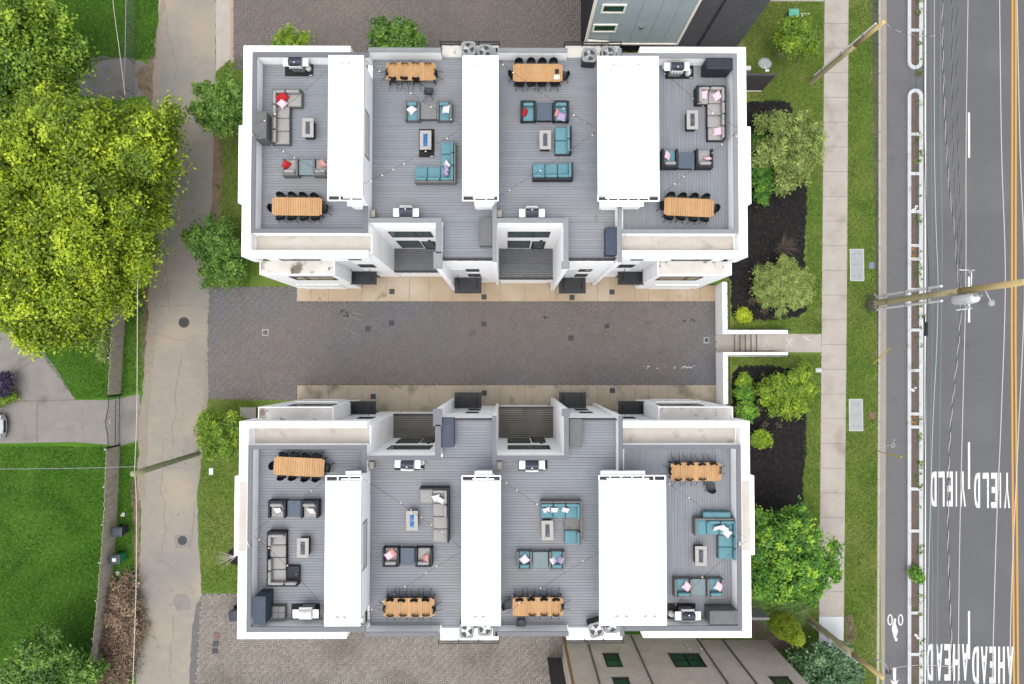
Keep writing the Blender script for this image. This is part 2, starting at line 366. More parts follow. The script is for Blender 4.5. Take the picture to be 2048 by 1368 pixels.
def np_mesh(name, V, F, material, smooth=False):
    me = bpy.data.meshes.new(name); nv, nf = len(V), len(F); k = F.shape[1]
    me.vertices.add(nv); me.vertices.foreach_set('co', V.astype(np.float32).ravel())
    me.loops.add(nf * k); me.loops.foreach_set('vertex_index', F.astype(np.int32).ravel())
    me.polygons.add(nf); me.polygons.foreach_set('loop_start', np.arange(0, nf * k, k, dtype=np.int32)); me.polygons.foreach_set('loop_total', np.full(nf, k, np.int32))
    if smooth: me.polygons.foreach_set('use_smooth', np.ones(nf, bool))
    me.update(calc_edges=True); me.materials.append(MATS[material]); return me
def link(name, me, parent=None, off=None):
    o = bpy.data.objects.new(name, me); col.objects.link(o)
    if parent is not None:
        o.parent = parent
        if off is not None: o.matrix_parent_inverse = Matrix.Translation(-Vector(off))
    return o
def inside(pts, x, y):
    c = np.zeros(x.shape, bool); n = len(pts)
    for i in range(n):
        (x1, y1), (x2, y2) = pts[i], pts[(i + 1) % n]
        cond = ((y1 > y) != (y2 > y))
        with np.errstate(divide='ignore', invalid='ignore'): xi = (x2 - x1) * (y - y1) / (y2 - y1) + x1
        c ^= cond & (x < xi)
    return c
def pavers(name, poly, z, W, material, parent, seed=1, gap=.007):
    r = np.random.default_rng(seed); xs = [p[0] for p in poly]; ys = [p[1] for p in poly]
    i0, i1, j0, j1 = int(min(xs) / W) - 2, int(max(xs) / W) + 3, int(min(ys) / W) - 2, int(max(ys) / W) + 3
    I, J = np.meshgrid(np.arange(i0, i1), np.arange(j0, j1)); d = (I - J) % 4
    H = d == 0; Vv = d == 3
    x0 = np.concatenate([I[H], I[Vv]]) * W; y0 = np.concatenate([J[H], J[Vv]]) * W
    lx = np.concatenate([np.full(H.sum(), 2 * W), np.full(Vv.sum(), W)]); ly = np.concatenate([np.full(H.sum(), W), np.full(Vv.sum(), 2 * W)])
    k = inside(poly, x0 + lx / 2, y0 + ly / 2); x0, y0, lx, ly = x0[k], y0[k], lx[k], ly[k]; n = len(x0)
    zt = z + .022 + r.uniform(-.002, .002, n)
    a, b, c, e = x0 + gap, x0 + lx - gap, y0 + gap, y0 + ly - gap
    V = np.zeros((n, 8, 3)); s = .004
    for q, (xx, yy, zz) in enumerate(((a, c, z), (b, c, z), (b, e, z), (a, e, z), (a + s, c + s, zt), (b - s, c + s, zt), (b - s, e - s, zt), (a + s, e - s, zt))):
        V[:, q, 0] = xx; V[:, q, 1] = yy; V[:, q, 2] = zz
    Fb = np.array([(4, 5, 6, 7), (0, 1, 5, 4), (1, 2, 6, 5), (2, 3, 7, 6), (3, 0, 4, 7)])
    F = (Fb[None] + (np.arange(n) * 8)[:, None, None]).reshape(-1, 4)
    o = link(name, np_mesh(name, V.reshape(-1, 3), F, material), parent); o['kind'] = 'stuff'; return o

# ---- ground sheet and raised street side
g = struct('ground', MB().sheet([(-260, -260), (30, -260), (30, 260), (-260, 260)], 0), 'lawn')
yd = MB()
for x0, y0, x1, y1 in ((12.6, 5.1, 24.2, 220), (12.6, -220, 24.2, -2.75), (14.22, 2.08, 24.2, 5.1), (14.22, -2.75, 24.2, .32), (18.1, .32, 24.2, 2.08)):
    yd.box(x0, y0, -1, x1, y1, ZY)
struct('yard', yd, 'grass')
road = struct('road', MB().box(24.2, -220, -1, 240, 220, ZS), 'asphalt')
# the strip of grass between the alley and the end houses
struct('side_lawn', MB().sheet(jag(pxpoly([(432, 143), (458, 120), (500, 120), (640, 300), (640, 560), (600, 576), (416, 576), (424, 500), (428, 300)], .01), .07, .3, 3), .006)
       .sheet(jag(pxpoly([(415, 796), (600, 796), (640, 850), (640, 1150), (560, 1186), (403, 1186), (396, 1100), (394, 1000), (405, 900)], .01), .07, .3, 4), .006), 'grass')
struct('worn_soil', MB().sheet(jag(pxpoly([(423, 275), (440, 275), (446, 330), (440, 440), (425, 440), (418, 420), (424, 330)], .01), .12, .3, 5), .010)
       .sheet(jag(pxpoly([(300, 120), (318, 95), (316, 180), (304, 200), (285, 190), (270, 150)], .01), .15, .3, 6), .010)
       .sheet(jag(pxpoly([(290, 480), (304, 480), (302, 640), (296, 780), (287, 790), (283, 700), (282, 560)], .01), .12, .3, 7), .010)
       .sheet(jag(pxpoly([(262, 960), (282, 950), (280, 1060), (284, 1150), (270, 1160), (266, 1050)], .01), .12, .3, 8), .010), 'dirt')
AL = [(330, -160), (318, 0), (316, 90), (310, 250), (303, 420), (300, 560), (303, 640), (296, 760), (285, 880), (282, 1000), (281, 1100), (277, 1200), (271, 1368), (266, 1530)]
AR = [(392, 1530), (386, 1368), (396, 1260), (404, 1190), (396, 1080), (395, 1000), (402, 920), (414, 850), (416, 790), (415, 690), (418, 575), (417, 470), (424, 400), (427, 280), (431, 145), (431, 0), (431, -160)]
alley = struct('alley', MB().sheet(jag(pxpoly(AL + AR, .01), .05, .35, 9), .014), 'alley')
struct('alley_margin', MB().sheet(jag(pxpoly([(322, 0), (309, 90), (306, 150), (296, 640), (278, 860), (276, 1000), (290, 1000), (297, 860), (312, 640), (322, 150), (330, 0)], .01), .1, .3, 10), .018)
       .sheet(jag(pxpoly([(414, 700), (418, 800), (404, 900), (398, 960), (392, 940), (398, 860), (408, 790), (408, 700)], .01), .08, .3, 11), .018), 'gravel_edge', alley)
struct('asphalt_patch', MB().sheet(jag(pxpoly([(404, 1188), (400, 1368), (392, 1530), (372, 1530), (378, 1368), (384, 1260), (392, 1210)], .01), .05, .3, 12), .020), 'alley_patch', alley)
struct('concrete_patch', MB().sheet(jag(pxpoly([(348, 1190), (372, 1188), (384, 1200), (380, 1218), (356, 1222), (346, 1208)], .01), .05, .2, 13), .022)
       .sheet(pxpoly([(349, 1070), (382, 1070), (383, 1096), (351, 1096)], .01), .022), 'concrete', alley)
for i, (x, y, r_) in enumerate(((368, 645, .30), (365, 1081, .25))):
    p = P(x, y, .02); m = thing('manhole_cover', ['plain dark round manhole cover in the alley beside the brick driveway', 'ribbed manhole cover in a square concrete patch of the alley'][i], 'manhole cover', (p.x, p.y, .022), 0, 'manhole covers in the alley')
    obj('cover', MB().cyl(0, 0, 0, .018, r_, 28), 'cast_iron', m)
    rb = MB()
    for k in range(6): rb.obox((0, -r_ * .6 + k * r_ * .24, .02), (r_ * (1.5 - abs(k - 2.5) * .25), .025, .01))
    obj('rib', rb, 'cast_iron', m); obj('rim', MB().lathe([(r_, 0), (r_, .022), (r_ + .05, .022), (r_ + .05, 0)], 28), 'cast_iron', m)
cr_ = MB(); rc = random.Random(17)
def crack(m_, x, y, dx, dy, n, z, w0=.014):
    pts = [P(x, y, z)]
    for _ in range(n):
        x += dx + rc.uniform(-4, 4); y += dy + rc.uniform(-4, 4); pts.append(P(x, y, z))
    m_.tube(pts, [w0 * rc.uniform(.5, 1.2) for _ in pts], 4)
for a in ((306, 611, 12, .3, 9), (303, 668, 12, .3, 9), (330, 450, 1, 12, 14), (362, 700, -.5, 12, 16), (326, 890, 0, 12, 18), (300, 935, 12, 1, 8), (345, 1230, 0, 11, 12), (392, 980, -1, 10, 12), (330, 20, 1, 12, 12), (372, 250, -.5, 12, 15), (316, 1120, 9, 3, 5)): crack(cr_, *a, .016)
struct('crack', cr_, 'alley_crack', alley)
sp_ = MB()
for _ in range(60):
    x, y = rc.uniform(300, 415), rc.uniform(0, 1368); p = P(x, y, .02); r0_ = rc.uniform(.02, .09)
    sp_.sheet([(p.x + r0_ * rc.uniform(.5, 1.2) * math.cos(a * .9), p.y + r0_ * rc.uniform(.5, 1.2) * math.sin(a * .9)) for a in range(7)], .024)
struct('tar_spot', sp_, 'alley_crack', alley)
# ---- neighbour's lawn side: bare pad, drive, curved path
struct('concrete_pad', MB().sheet(jag(pxpoly([(150, 130), (190, 112), (262, 116), (300, 130), (305, 190), (240, 200), (160, 190)], .01), .1, .3, 14), .008), 'concrete')
nd = struct('neighbour_drive', MB().sheet(pxpoly([(-200, 806), (150, 800), (222, 800), (280, 788), (279, 880), (242, 892), (150, 884), (0, 887), (-200, 889)], .01), .012), 'concrete')
struct('curved_path', MB().sheet(pxpoly([(-200, 620), (-60, 640), (0, 652), (45, 672), (85, 702), (115, 740), (135, 775), (150, 799), (60, 803), (-200, 804)], .01), .009), 'concrete')
jn = MB()
for a in ((74, 803, 74, 886), (0, 803, 150, 800), (25, 750, 78, 712)):
    p, q = P(a[0], a[1], .014), P(a[2], a[3], .014); jn.tube([p, q], .018, 4)
struct('joint', jn, 'dirt', nd)
ck_ = MB()
for a in ((20, 845, 14, 1, 9), (80, 860, 10, -3, 6), (165, 815, 2, 9, 6), (110, 810, 9, 5, 7), (255, 800, -1, 10, 7), (40, 830, 3, 8, 5), (190, 870, 12, -4, 5)): crack(ck_, *a, .014, .009)
struct('crack', ck_, 'alley_crack', nd)
# ---- courts
walk = struct('court_walk', MB().sheet(pxpoly([(431, -160), (461, -160), (461, 118), (432, 144)], .01), .016), 'walk')
eb = MB()
for i in range(120):
    p = P(461, -160 + i * 2.4, .01); eb.box(p.x + .004, p.y, .014, p.x + .22, p.y + .075, .03)
struct('edge_course', eb, 'paver_edge', walk)['kind'] = 'stuff'
cn = struct('north_court', MB().sheet(pxpoly([(467, -160), (1190, -160), (1190, 140), (467, 140)], .01), .012), 'paver_joint')
pavers('paver', pxpoly([(468, -160), (1188, -160), (1188, 140), (468, 112)], .02), .012, .125, 'paver_red', cn, 2)
DRV = [(417, 575), (594, 573), (594, 603), (1432, 603), (1432, 770), (594, 770), (594, 800), (416, 798)]
drv = struct('driveway', MB().sheet(pxpoly(DRV, .01), .012), 'paver_joint')
pavers('paver', pxpoly(DRV, .02), .012, .125, 'paver', drv, 3)
CS = [(403, 1187), (490, 1187), (1140, 1230), (1140, 1560), (380, 1560)]
cs = struct('south_court', MB().sheet(pxpoly(CS, .01), .010), 'paver_joint')
pavers('paver', pxpoly(CS, .02), .010, .125, 'paver_tan', cs, 4)
# aprons, slab by slab
for nm, y0, y1, xs, m in (('north_apron', 540, 602.5, (594, 622, 657, 696, 724, 772, 819, 858, 905, 969, 1000, 1050, 1100, 1111, 1142, 1195, 1220, 1270, 1297, 1336, 1374, 1400, 1432), 'apron'),
                          ('south_apron', 770.5, 845, (594, 621, 657, 696, 724, 772, 818, 858, 904, 969, 1000, 1050, 1113, 1142, 1195, 1220, 1271, 1297, 1337, 1374, 1400, 1432), 'apron_soiled')):
    ap = struct(nm, MB().box(*[v for v in (lambda r: (r[0], r[1], -.1, r[2], r[3], .014))(rectw(594, y0, 1432, y1, .02))]), 'paver_joint')
    for a, b in zip(xs[:-1], xs[1:]):
        r = rectw(a, y0, b, y1, .04); obj('slab', MB().box(r[0] + .008, r[1], .014, r[2] - .008, r[3], .042), m, ap)
def flush_square(x, y, sz, material, label, grp, z=.036, grate=False):
    p = P(x, y, z); h = sz / 2
    t = thing('drain_cover', label, 'drain cover', (p.x, p.y, z), 0, grp)
    if grate:
        obj('frame', MB().box(-h, -h, 0, h, -h + .04, .014).box(-h, h - .04, 0, h, h, .014).box(-h, -h + .04, 0, -h + .04, h - .04, .014).box(h - .04, -h + .04, 0, h, h - .04, .014), 'steel', t)
        obj('well', MB().box(-h + .04, -h + .04, -.004, h - .04, h - .04, .003), 'ac_dark', t)
        for k in range(4): obj('bar', MB().box(-h + .07 + k * .1, -h + .04, .003, -h + .105 + k * .1, h - .04, .012), material, t)
    else:
        obj('lid', MB().box(-h + .02, -h + .02, 0, h - .02, h - .02, .016), material, t)
        obj('rim', MB().box(-h, -h, 0, h, -h + .018, .012).box(-h, h - .018, 0, h, h, .012).box(-h, -h + .018, 0, -h + .018, h - .018, .012).box(h - .018, -h + .018, 0, h, h - .018, .012), 'cast_iron', t)
G = 'square covers set in the brick driveway'
for x, y, s_, m_, lab, gr in ((531, 665, .40, 'cast_iron', 'barred square drain at the alley end of the brick driveway', True), (736, 657.5, .36, 'drain_slate', 'slate square cover in driveway, left of the leftmost pair', False),
        (783, 646.5, .36, 'drain_slate', 'slate square cover in driveway, upper right of the leftmost pair', False), (968, 648, .34, 'drain_slate', 'blue-grey square cover at the middle of the driveway, upper one', False),
        (945, 667, .34, 'alley_patch', 'grey-green square cover at the middle of the driveway, lower one', False), (1143, 646.5, .33, 'paver_red', 'brown square cover flush with the driveway, above a darker one', False),
        (1142, 676, .35, 'drain_slate', 'dark square cover below the brown flush one in the driveway', False), (1214, 652, .33, 'drain_slate', 'pale blue square cover, upper of the right-hand pair in the driveway', False),
        (1212, 668, .30, 'paver_red', 'brown square cover, lower of the right-hand pair in the driveway', False), (1413, 680.5, .36, 'cast_iron', 'barred drain with pale rim at the stair end of the driveway', True)):
    flush_square(x, y, s_, m_, lab, G, .030, gr)
G = 'dark square covers in the concrete aprons'
for x, y, lab in ((784, 583, 'upper apron, right of the leftmost canopy'), (968, 594, 'upper apron, right of the second canopy'), (1144, 595, 'upper apron, beside the third canopy'), (1224, 584, 'upper apron, left of the rightmost canopy'),
                  (746.5, 793, 'lower apron, above the leftmost canopy'), (968.5, 786, 'lower apron, right of the second canopy'), (1225, 781, 'lower apron, left of the rightmost canopy')):
    flush_square(x, y, .34, 'drain_slate', 'dark square cover in the ' + lab, G, .046)
for x, y, k, m_ in ((433, 1271, 'topmost', 'rust_cover'), (431.5, 1287, 'middle', 'bin_dark'), (430, 1302, 'lowest', 'drain_slate')):
    flush_square(x, y, .36, m_, k + ' of three square covers in the tan brick court', 'three covers in the tan brick court', .034)
st = MB(); rr = random.Random(5)
for (x, y, n, sp, big) in ((690, 628, 10, 14, 1), (1092, 635, 6, 7, 1), (1380, 641, 4, 10, 1), (1300, 646, 2, 4, 1), (1315, 700, 5, 30, .7), (1330, 720, 8, 60, .6)):
    for _ in range(n):
        p = P(x + rr.gauss(0, sp * .5), y + rr.gauss(0, sp * .22), .04); r_ = rr.uniform(.03, .10) * big
        st.sheet([(p.x + r_ * rr.uniform(.6, 1.2) * math.cos(a * .785), p.y + r_ * rr.uniform(.6, 1.2) * math.sin(a * .785)) for a in range(8)], .040)
struct('oil_spot', st, 'cast_iron', drv)
ck = MB()
for _ in range(20):
    p = P(1378 + rr.gauss(0, 8) if rr.random() < .6 else rr.uniform(1270, 1385), 735 + rr.gauss(0, 1.6), .04); ck.obox((p.x, p.y, .0395), (rr.uniform(.03, .18), rr.uniform(.02, .06), .002), rr.uniform(-.3, .3))
for a, b, c, d in ((697, 631, 722, 641), (690, 656, 722, 672), (704, 626, 726, 628)):
    ck.tube([P(a, b, .04), P(c, d, .04)], .005, 4)
struct('chalk_mark', ck, 'chalk', drv)
# ---- stairs up to the street
stair = thing('entry_stairs', 'concrete steps from the brick driveway up to the street pavement', 'stairs', (13.9, 1.2, 0))
wpart('landing', MB().box(13.9, .6, -.1, 15.15, 1.8, .03), 'walk', stair)
for k in range(5): wpart('step', MB().box(15.15 + k * .30, .6, -.1, 18.1 if k == 4 else 15.15 + (k + 1) * .30, 1.8, .03 + (k + 1) * .184), 'walk', stair)
for k in range(5): wpart('riser', MB().box(15.147 + k * .30, .6, .03 + k * .184, 15.15 + k * .30, 1.8, .028 + (k + 1) * .184), 'gutter', stair)
wpart('path', MB().box(18.1, .6, -.1, 20.55, 1.8, ZY + .012), 'walk', stair)
sc = MB()
for pts in ([(1528, 677), (1528, 699)], [(1528, 677), (1538, 677)], [(1528, 699), (1538, 699)], [(1533, 679), (1536, 688), (1533, 697), (1530, 688), (1533, 679)], [(1572, 676), (1584, 694)], [(1584, 676), (1572, 696)], [(1572, 682), (1586, 680)], [(1605, 672), (1622, 682)], [(1610, 682), (1618, 671)], [(1604, 679), (1609, 671), (1614, 676), (1608, 682)]):
    sc.tube([P(x, y, ZY + .014) for x, y in pts], .013, 4)
wpart('spray_mark', sc, 'chalk', stair)
for nm, yy, (fa, fb), lab in (('retaining_wall', (1.8, 5.15), (1.8, 2.08), 'white retaining wall on the upper side of the entry stairs'), ('retaining_wall', (-2.75, .6), (.32, .6), 'white retaining wall on the lower side of the entry stairs')):
    t = thing(nm, lab, 'wall', (14, sum(yy) / 2, 0), 0, 'retaining walls by the stairs')
    wpart('long_wall', MB().box(13.9, yy[0], -.1, 14.22, yy[1], 1.6), 'stucco', t, bevel=.01)
    wpart('flank_wall', MB().box(14.22, fa, -.1, 18.1, fb, 1.597), 'stucco', t, bevel=.01)
    rl = thing('railing', 'black metal railing on the white retaining wall ' + ('above' if fa > 1 else 'below') + ' the stairs', 'railing', (14.15, sum(yy) / 2, 1.6), 0, 'railings on the retaining walls')
    yo = fb - .04 if fa > 1 else fa + .04
    far = yy[1] if fa > 1 else yy[0]
    wpart('rail', MB().tube([(14.17, far, 2.05), (14.17, yo, 2.05), (18.05, yo, 2.05)], .036, 6).tube([(14.17, far, 1.75), (14.17, yo, 1.75), (18.05, yo, 1.75)], .02, 6), 'black_metal', rl)
    for k in range(5):
        y_ = far + (yo - far) * k / 4; wpart('post', MB().box(14.15, y_ - .02, 1.6, 14.19, y_ + .02, 2.06), 'black_metal', rl)
    for k in range(1, 6):
        x_ = 14.17 + 3.88 * k / 5; wpart('post', MB().box(x_ - .02, yo - .02, 1.597, x_ + .02, yo + .02, 2.06), 'black_metal', rl)
hr = thing('handrail', 'black handrail beside the entry steps', 'handrail', (15.6, .68, .2))
wpart('rail', MB().tube([(15.2, .68, 1.0), (16.8, .68, 1.9), (17.3, .68, 1.9)], .022, 6), 'black_metal', hr)
for x_, z_ in ((15.25, .2), (17.2, .95)): wpart('post', MB().box(x_ - .02, .66, z_, x_ + .02, .70, z_ + .85), 'black_metal', hr)
# ---- pavement slabs
sw = struct('pavement', MB().prism(pxpoly([(1650, -200), (1699, -200), (1693.5, 600), (1685, 1560), (1633, 1560), (1643, 660)], ZY), ZY - .02, ZY + .004), 'paver_joint')
def swx(y): return (1649 + (1643 - 1649) * y / 660 if y < 660 else 1643 + (1636.5 - 1643) * (y - 660) / 708, 1697 + (1693.5 - 1697) * y / 600 if y < 600 else 1693.5 + (1686 - 1693.5) * (y - 600) / 768)
y = -200.0; k = 0
while y < 1540:
    y2 = y + 49.4; a, b = swx(y + .3), swx(y2 - .3)
    obj('slab', MB().prism(pxpoly([(a[0], y + .3), (a[1], y + .3), (b[1], y2 - .3), (b[0], y2 - .3)], ZY), ZY + .004, ZY + .022), 'walk_new' if y > 1216 else 'walk', sw)
    y = y2; k += 1
struct('side_walk', MB().box(*(lambda r: (r[0], r[1], ZY - .01, r[2], r[3], ZY + .012))(rectw(1512, -40, 1648, 2.5, ZY))), 'walk')
# ---- kerb and gutter
for i in range(30):
    y0, y1 = -200 + i * 58, -200 + (i + 1) * 58 - 1
    x0 = lambda yy: 1757 - max(0, yy - 600) * .0045
    obj('kerb_stone', MB().prism(pxpoly([(x0(y0), y0), (x0(y0) + 4.6, y0), (x0(y1) + 4.6, y1), (x0(y1), y1)], ZY), ZS - .1, ZY + .008), 'kerb', road)
obj('gutter', MB().sheet(pxpoly([(1761.8, -200), (1773, -200), (1773, 600), (1768.5, 1560), (1757.4, 1560), (1761.8, 600)], ZS), ZS + .006), 'gutter', road)
obj('bike_lane', MB().sheet(pxpoly([(1773, -200), (1816, -200), (1814, 1560), (1768.5, 1560), (1773, 600)], ZS), ZS + .004), 'bike_asphalt', road)
# ---- planters between bike lane and road
def planter(y0, y1, bars, round0, round1, label):
    xL, xR = 1815.5, 1846.5; t = thing('planter_strip', label, 'planter', tuple(P(1831, (y0 + y1) / 2, ZS)), 0, 'planter strips between bike lane and road')
    def ring(xa, xb, ya, yb, r0, r1):
        pts = []
        h = (xb - xa) / 2; cx = (xa + xb) / 2
        if r0: pts += [(cx - h * math.cos(a * math.pi / 12), ya + h - h * math.sin(a * math.pi / 12)) for a in range(13)]
        else: pts += [(xa, ya), (xb, ya)]
        if r1: pts += [(cx + h * math.cos(a * math.pi / 12), yb - h + h * math.sin(a * math.pi / 12)) for a in range(13)]
        else: pts += [(xb, yb), (xa, yb)]
        return pts
    o, i_ = pxpoly(ring(xL, xR, y0, y1, round0, round1), ZS + .15), pxpoly(ring(xL + 7, xR - 8, y0 + 7, y1 - 7, round0, round1), ZS + .15)
    m = MB(); n = len(o)
    m.v = [(*p, ZS) for p in o] + [(*p, ZS + .15) for p in o] + [(*p, ZS + .15) for p in i_] + [(*p, ZS) for p in i_]
    for q in range(n):
        r_ = (q + 1) % n
        for a in range(3): m.f.append((a * n + r_, a * n + q, (a + 1) * n + q, (a + 1) * n + r_))
    wpart('kerb', m, 'kerb_white', t)
    ms = MB(); ms.sheet(i_, ZS + .07); wpart('mulch', ms, 'mulch_brown', t)
    for b in bars:
        r_ = rectw(xL + 7, b - 3, xR - 8, b + 3, ZS + .15); wpart('cross_bar', MB().box(r_[0] - .01, r_[1], ZS + .05, r_[2] + .01, r_[3], ZS + .147), 'kerb_white', t)
planter(-160, 138, (-40, 60), False, True, 'short white-kerbed planter strip at the top of the road')
planter(177, 1530, (268, 347, 423, 491, 518, 579, 660, 741, 828, 854, 978, 1062, 1139, 1226, 1309, 1400), True, False, 'long white-kerbed planter strip beside the bike lane')
# ---- road paint
def line(x0, y0, x1, y1, w_, m, nm='lane_line'):
    obj(nm, MB().sheet(pxpoly([(x0 - w_ / 2, y0), (x0 + w_ / 2, y0), (x1 + w_ / 2, y1), (x1 - w_ / 2, y1)], ZS), ZS + .008), m, road)
line(2025.5, -200, 2023.5, 684, 4, 'paint_yellow'); line(2023.5, 684, 2029, 1560, 4, 'paint_yellow')
line(2032, -200, 2031, 684, 4, 'paint_yellow'); line(2031, 684, 2037.5, 1560, 4, 'paint_yellow')
line(1850.8, -200, 1850, 1560, 3, 'paint_white')
for a, b in ((-110, -20), (225, 315.5), (553, 645), (884, 978), (1222, 1318), (1550, 1640)): line(1937.8, a, 1938, b, 4.2, 'paint_white')
LET = {'I': [[(.35, 0), (.65, 0), (.65, 1), (.35, 1)]],
       'L': [[(0, 0), (.28, 0), (.28, 1), (0, 1)], [(.281, 0), (1, 0), (1, .17), (.31, .17)]],
       'E': [[(0, 0), (.33, 0), (.33, 1), (0, 1)], [(.331, 0), (1, 0), (1, .17), (.37, .17)], [(.37, .40), (.92, .40), (.92, .57), (.37, .57)], [(.37, .83), (1, .83), (1, 1), (.37, 1)]],
       'H': [[(0, 0), (.3, 0), (.3, 1), (0, 1)], [(.7, 0), (1, 0), (1, 1), (.7, 1)], [(.301, .42), (.699, .42), (.699, .58), (.301, .58)]],
       'A': [[(0, 0), (.28, 0), (.60, 1), (.40, 1)], [(.72, 0), (1, 0), (.605, 1), (.5, .8)], [(.25, .25), (.76, .25), (.70, .42), (.31, .42)]],
       'Y': [[(.36, 0), (.64, 0), (.64, .46), (.36, .46)], [(.36, .462), (.55, .462), (.27, 1), (0, 1)], [(.552, .462), (.64, .462), (1, 1), (.73, 1)]]}
def dlet():
    L = [[(0, 0), (.32, 0), (.32, 1), (0, 1)]]; n = 8
    ou = [(.40 + .6 * math.sin(a * math.pi / n) ** .7, .5 - .5 * math.cos(a * math.pi / n)) for a in range(n + 1)]
    inn = [(.40 + .3 * math.sin(a * math.pi / n) ** .7, .5 - .35 * math.cos(a * math.pi / n)) for a in range(n + 1)]
    for a in range(n): L.append([ou[a], ou[a + 1], inn[a + 1], inn[a]])
    return L + [[(.321, 0), (.40, 0), (.40, .15), (.321, .15)], [(.321, .85), (.40, .85), (.40, 1), (.321, 1)]]
LET['D'] = dlet()
def word(text, spans, y0, y1):
    """letters painted to be read from the other direction: turned by half a turn"""
    for ch, (a, b) in zip(text, spans):
        m = MB()
        for k, pl in enumerate(LET[ch]): m.sheet(pxpoly([(b - u * (b - a), y0 + v * (y1 - y0)) for u, v in pl], ZS), ZS + .009 + k * .0004)
        obj('painted_letter', m, 'paint_white', road)
word('YIELD', ((1919.5, 1931.5), (1908, 1917), (1893.5, 1905.5), (1876, 1889), (1860.5, 1873)), 943, 1013)
word('YIELD', ((2008, 2020), (1996, 2005), (1982, 1994.5), (1965, 1977.5), (1948, 1960)), 945.5, 1016)
word('AHEAD', ((1923.5, 1937), (1906, 1919), (1888.5, 1901), (1872, 1885), (1853, 1866)), 1288, 1361)
word('AHEAD', ((2013.5, 2027), (1996, 2009.5), (1978.5, 1991.5), (1961.5, 1975), (1944, 1957.5)), 1293, 1367)
bk = MB()
for cx in (1780, 1801):
    n = 20
    for a in range(n):
        f = lambda q, k: (cx + 5.4 * k * math.cos(2 * math.pi * q / n), 1239.5 + 11.5 * (1 - (1 - k) * .55) * math.sin(2 * math.pi * q / n))
        bk.sheet(pxpoly([f(a, 1), f(a + 1, 1), f(a + 1, .55), f(a, .55)], ZS), ZS + .010)
obj('bicycle_wheel_mark', bk, 'paint_white', road)
bd = MB()
for k, pl in enumerate(([(1788, 1236), (1792, 1238), (1791, 1250), (1784, 1263), (1783.5, 1256)], [(1783.5, 1256), (1791, 1250), (1795, 1260), (1792, 1276), (1787.5, 1276)], [(1791, 1246), (1796, 1262), (1793, 1272), (1790.5, 1270), (1792.5, 1262)], [(1789, 1276.5), (1795, 1275.5), (1794.5, 1282), (1790, 1282)])):
    bd.sheet(pxpoly(pl, ZS), ZS + .010 + k * .0005)
obj('bicycle_rider_mark', bd, 'paint_white', road)
obj('arrow_mark', MB().sheet(pxpoly([(1786, 1335), (1792, 1335), (1792, 1360), (1786, 1360)], ZS), ZS + .010).sheet(pxpoly([(1780, 1358), (1784, 1362), (1786, 1360.2), (1792, 1360.2), (1794, 1362), (1798, 1358), (1789, 1378)], ZS), ZS + .0105), 'paint_white', road)
sm = MB()
for pts in ([(1774, 892), (1778, 890)], [(1782, 895), (1786, 894), (1782, 890), (1786, 887)], [(1787, 895), (1790, 890), (1786, 884)], [(1788, 882), (1790, 878)]): sm.tube([P(x, y, ZS + .008) for x, y in pts], .014, 4)
obj('spray_mark', sm, 'chalk', road)
# ---- mulch beds
NB_ = [(1480, 206), (1545, 200), (1580, 205), (1592, 250), (1596, 330), (1613, 345), (1614, 430), (1608, 470), (1609, 520), (1615, 590), (1612, 620), (1596, 634), (1540, 640), (1472, 643), (1463, 630), (1462, 560), (1430, 540), (1430, 206)]
SB_ = [(1478, 732), (1540, 731), (1580, 738), (1606, 760), (1612, 830), (1612, 900), (1606, 960), (1606, 1030), (1600, 1100), (1598, 1160), (1560, 1180), (1430, 1178), (1430, 850), (1465, 830), (1464, 750)]
for nm, pl, sd_ in (('mulch_bed', NB_, 21), ('mulch_bed', SB_, 22)):
    struct(nm, MB().sheet(jag(pxpoly(pl, ZY), .09, .14, sd_), ZY + .008), 'mulch_black')
struct('red_mulch', MB().sheet(jag(pxpoly([(1500, 1238), (1545, 1240), (1580, 1280), (1580, 1320), (1540, 1300), (1500, 1270)], ZY), .05, .15, 23), ZY + .008), 'mulch_brown')
struct('bare_soil', MB().sheet(jag(pxpoly([(1548, 92), (1578, 90), (1582, 108), (1568, 116), (1552, 112)], ZY), .05, .12, 24), ZY + .008).sheet(jag(pxpoly([(1689, 1232), (1703, 1228), (1714, 1262), (1706, 1290), (1692, 1286)], ZY), .06, .12, 25), ZY + .008), 'dirt')
ch = []; r_ = np.random.default_rng(11)
for pl in (NB_, SB_):
    w_ = pxpoly(pl, ZY + .01); xs = [p[0] for p in w_]; ys = [p[1] for p in w_]
    x = r_.uniform(min(xs), max(xs), 9000); yv = r_.uniform(min(ys), max(ys), 9000); k = inside(w_, x, yv); ch.append(np.stack([x[k], yv[k]], 1))
ch = np.concatenate(ch); n = len(ch); an = r_.uniform(0, 6.28, n); ln = r_.uniform(.03, .09, n); wd = r_.uniform(.012, .03, n)
u = np.stack([np.cos(an), np.sin(an), r_.uniform(-.3, .3, n)], 1) * ln[:, None]; v = np.stack([-np.sin(an), np.cos(an), r_.uniform(-.4, .4, n)], 1) * wd[:, None]
c = np.concatenate([ch, (ZY + .02 + r_.uniform(0, .03, n))[:, None]], 1)
V = np.stack([c - u - v, c + u - v, c + u + v, c - u + v], 1).reshape(-1, 3)
tag(link('mulch_chips', np_mesh('mulch_chips', V, np.arange(n * 4).reshape(-1, 4), 'mulch_chip')), 'black wood chips spread over the planting beds', 'mulch', kind='stuff')

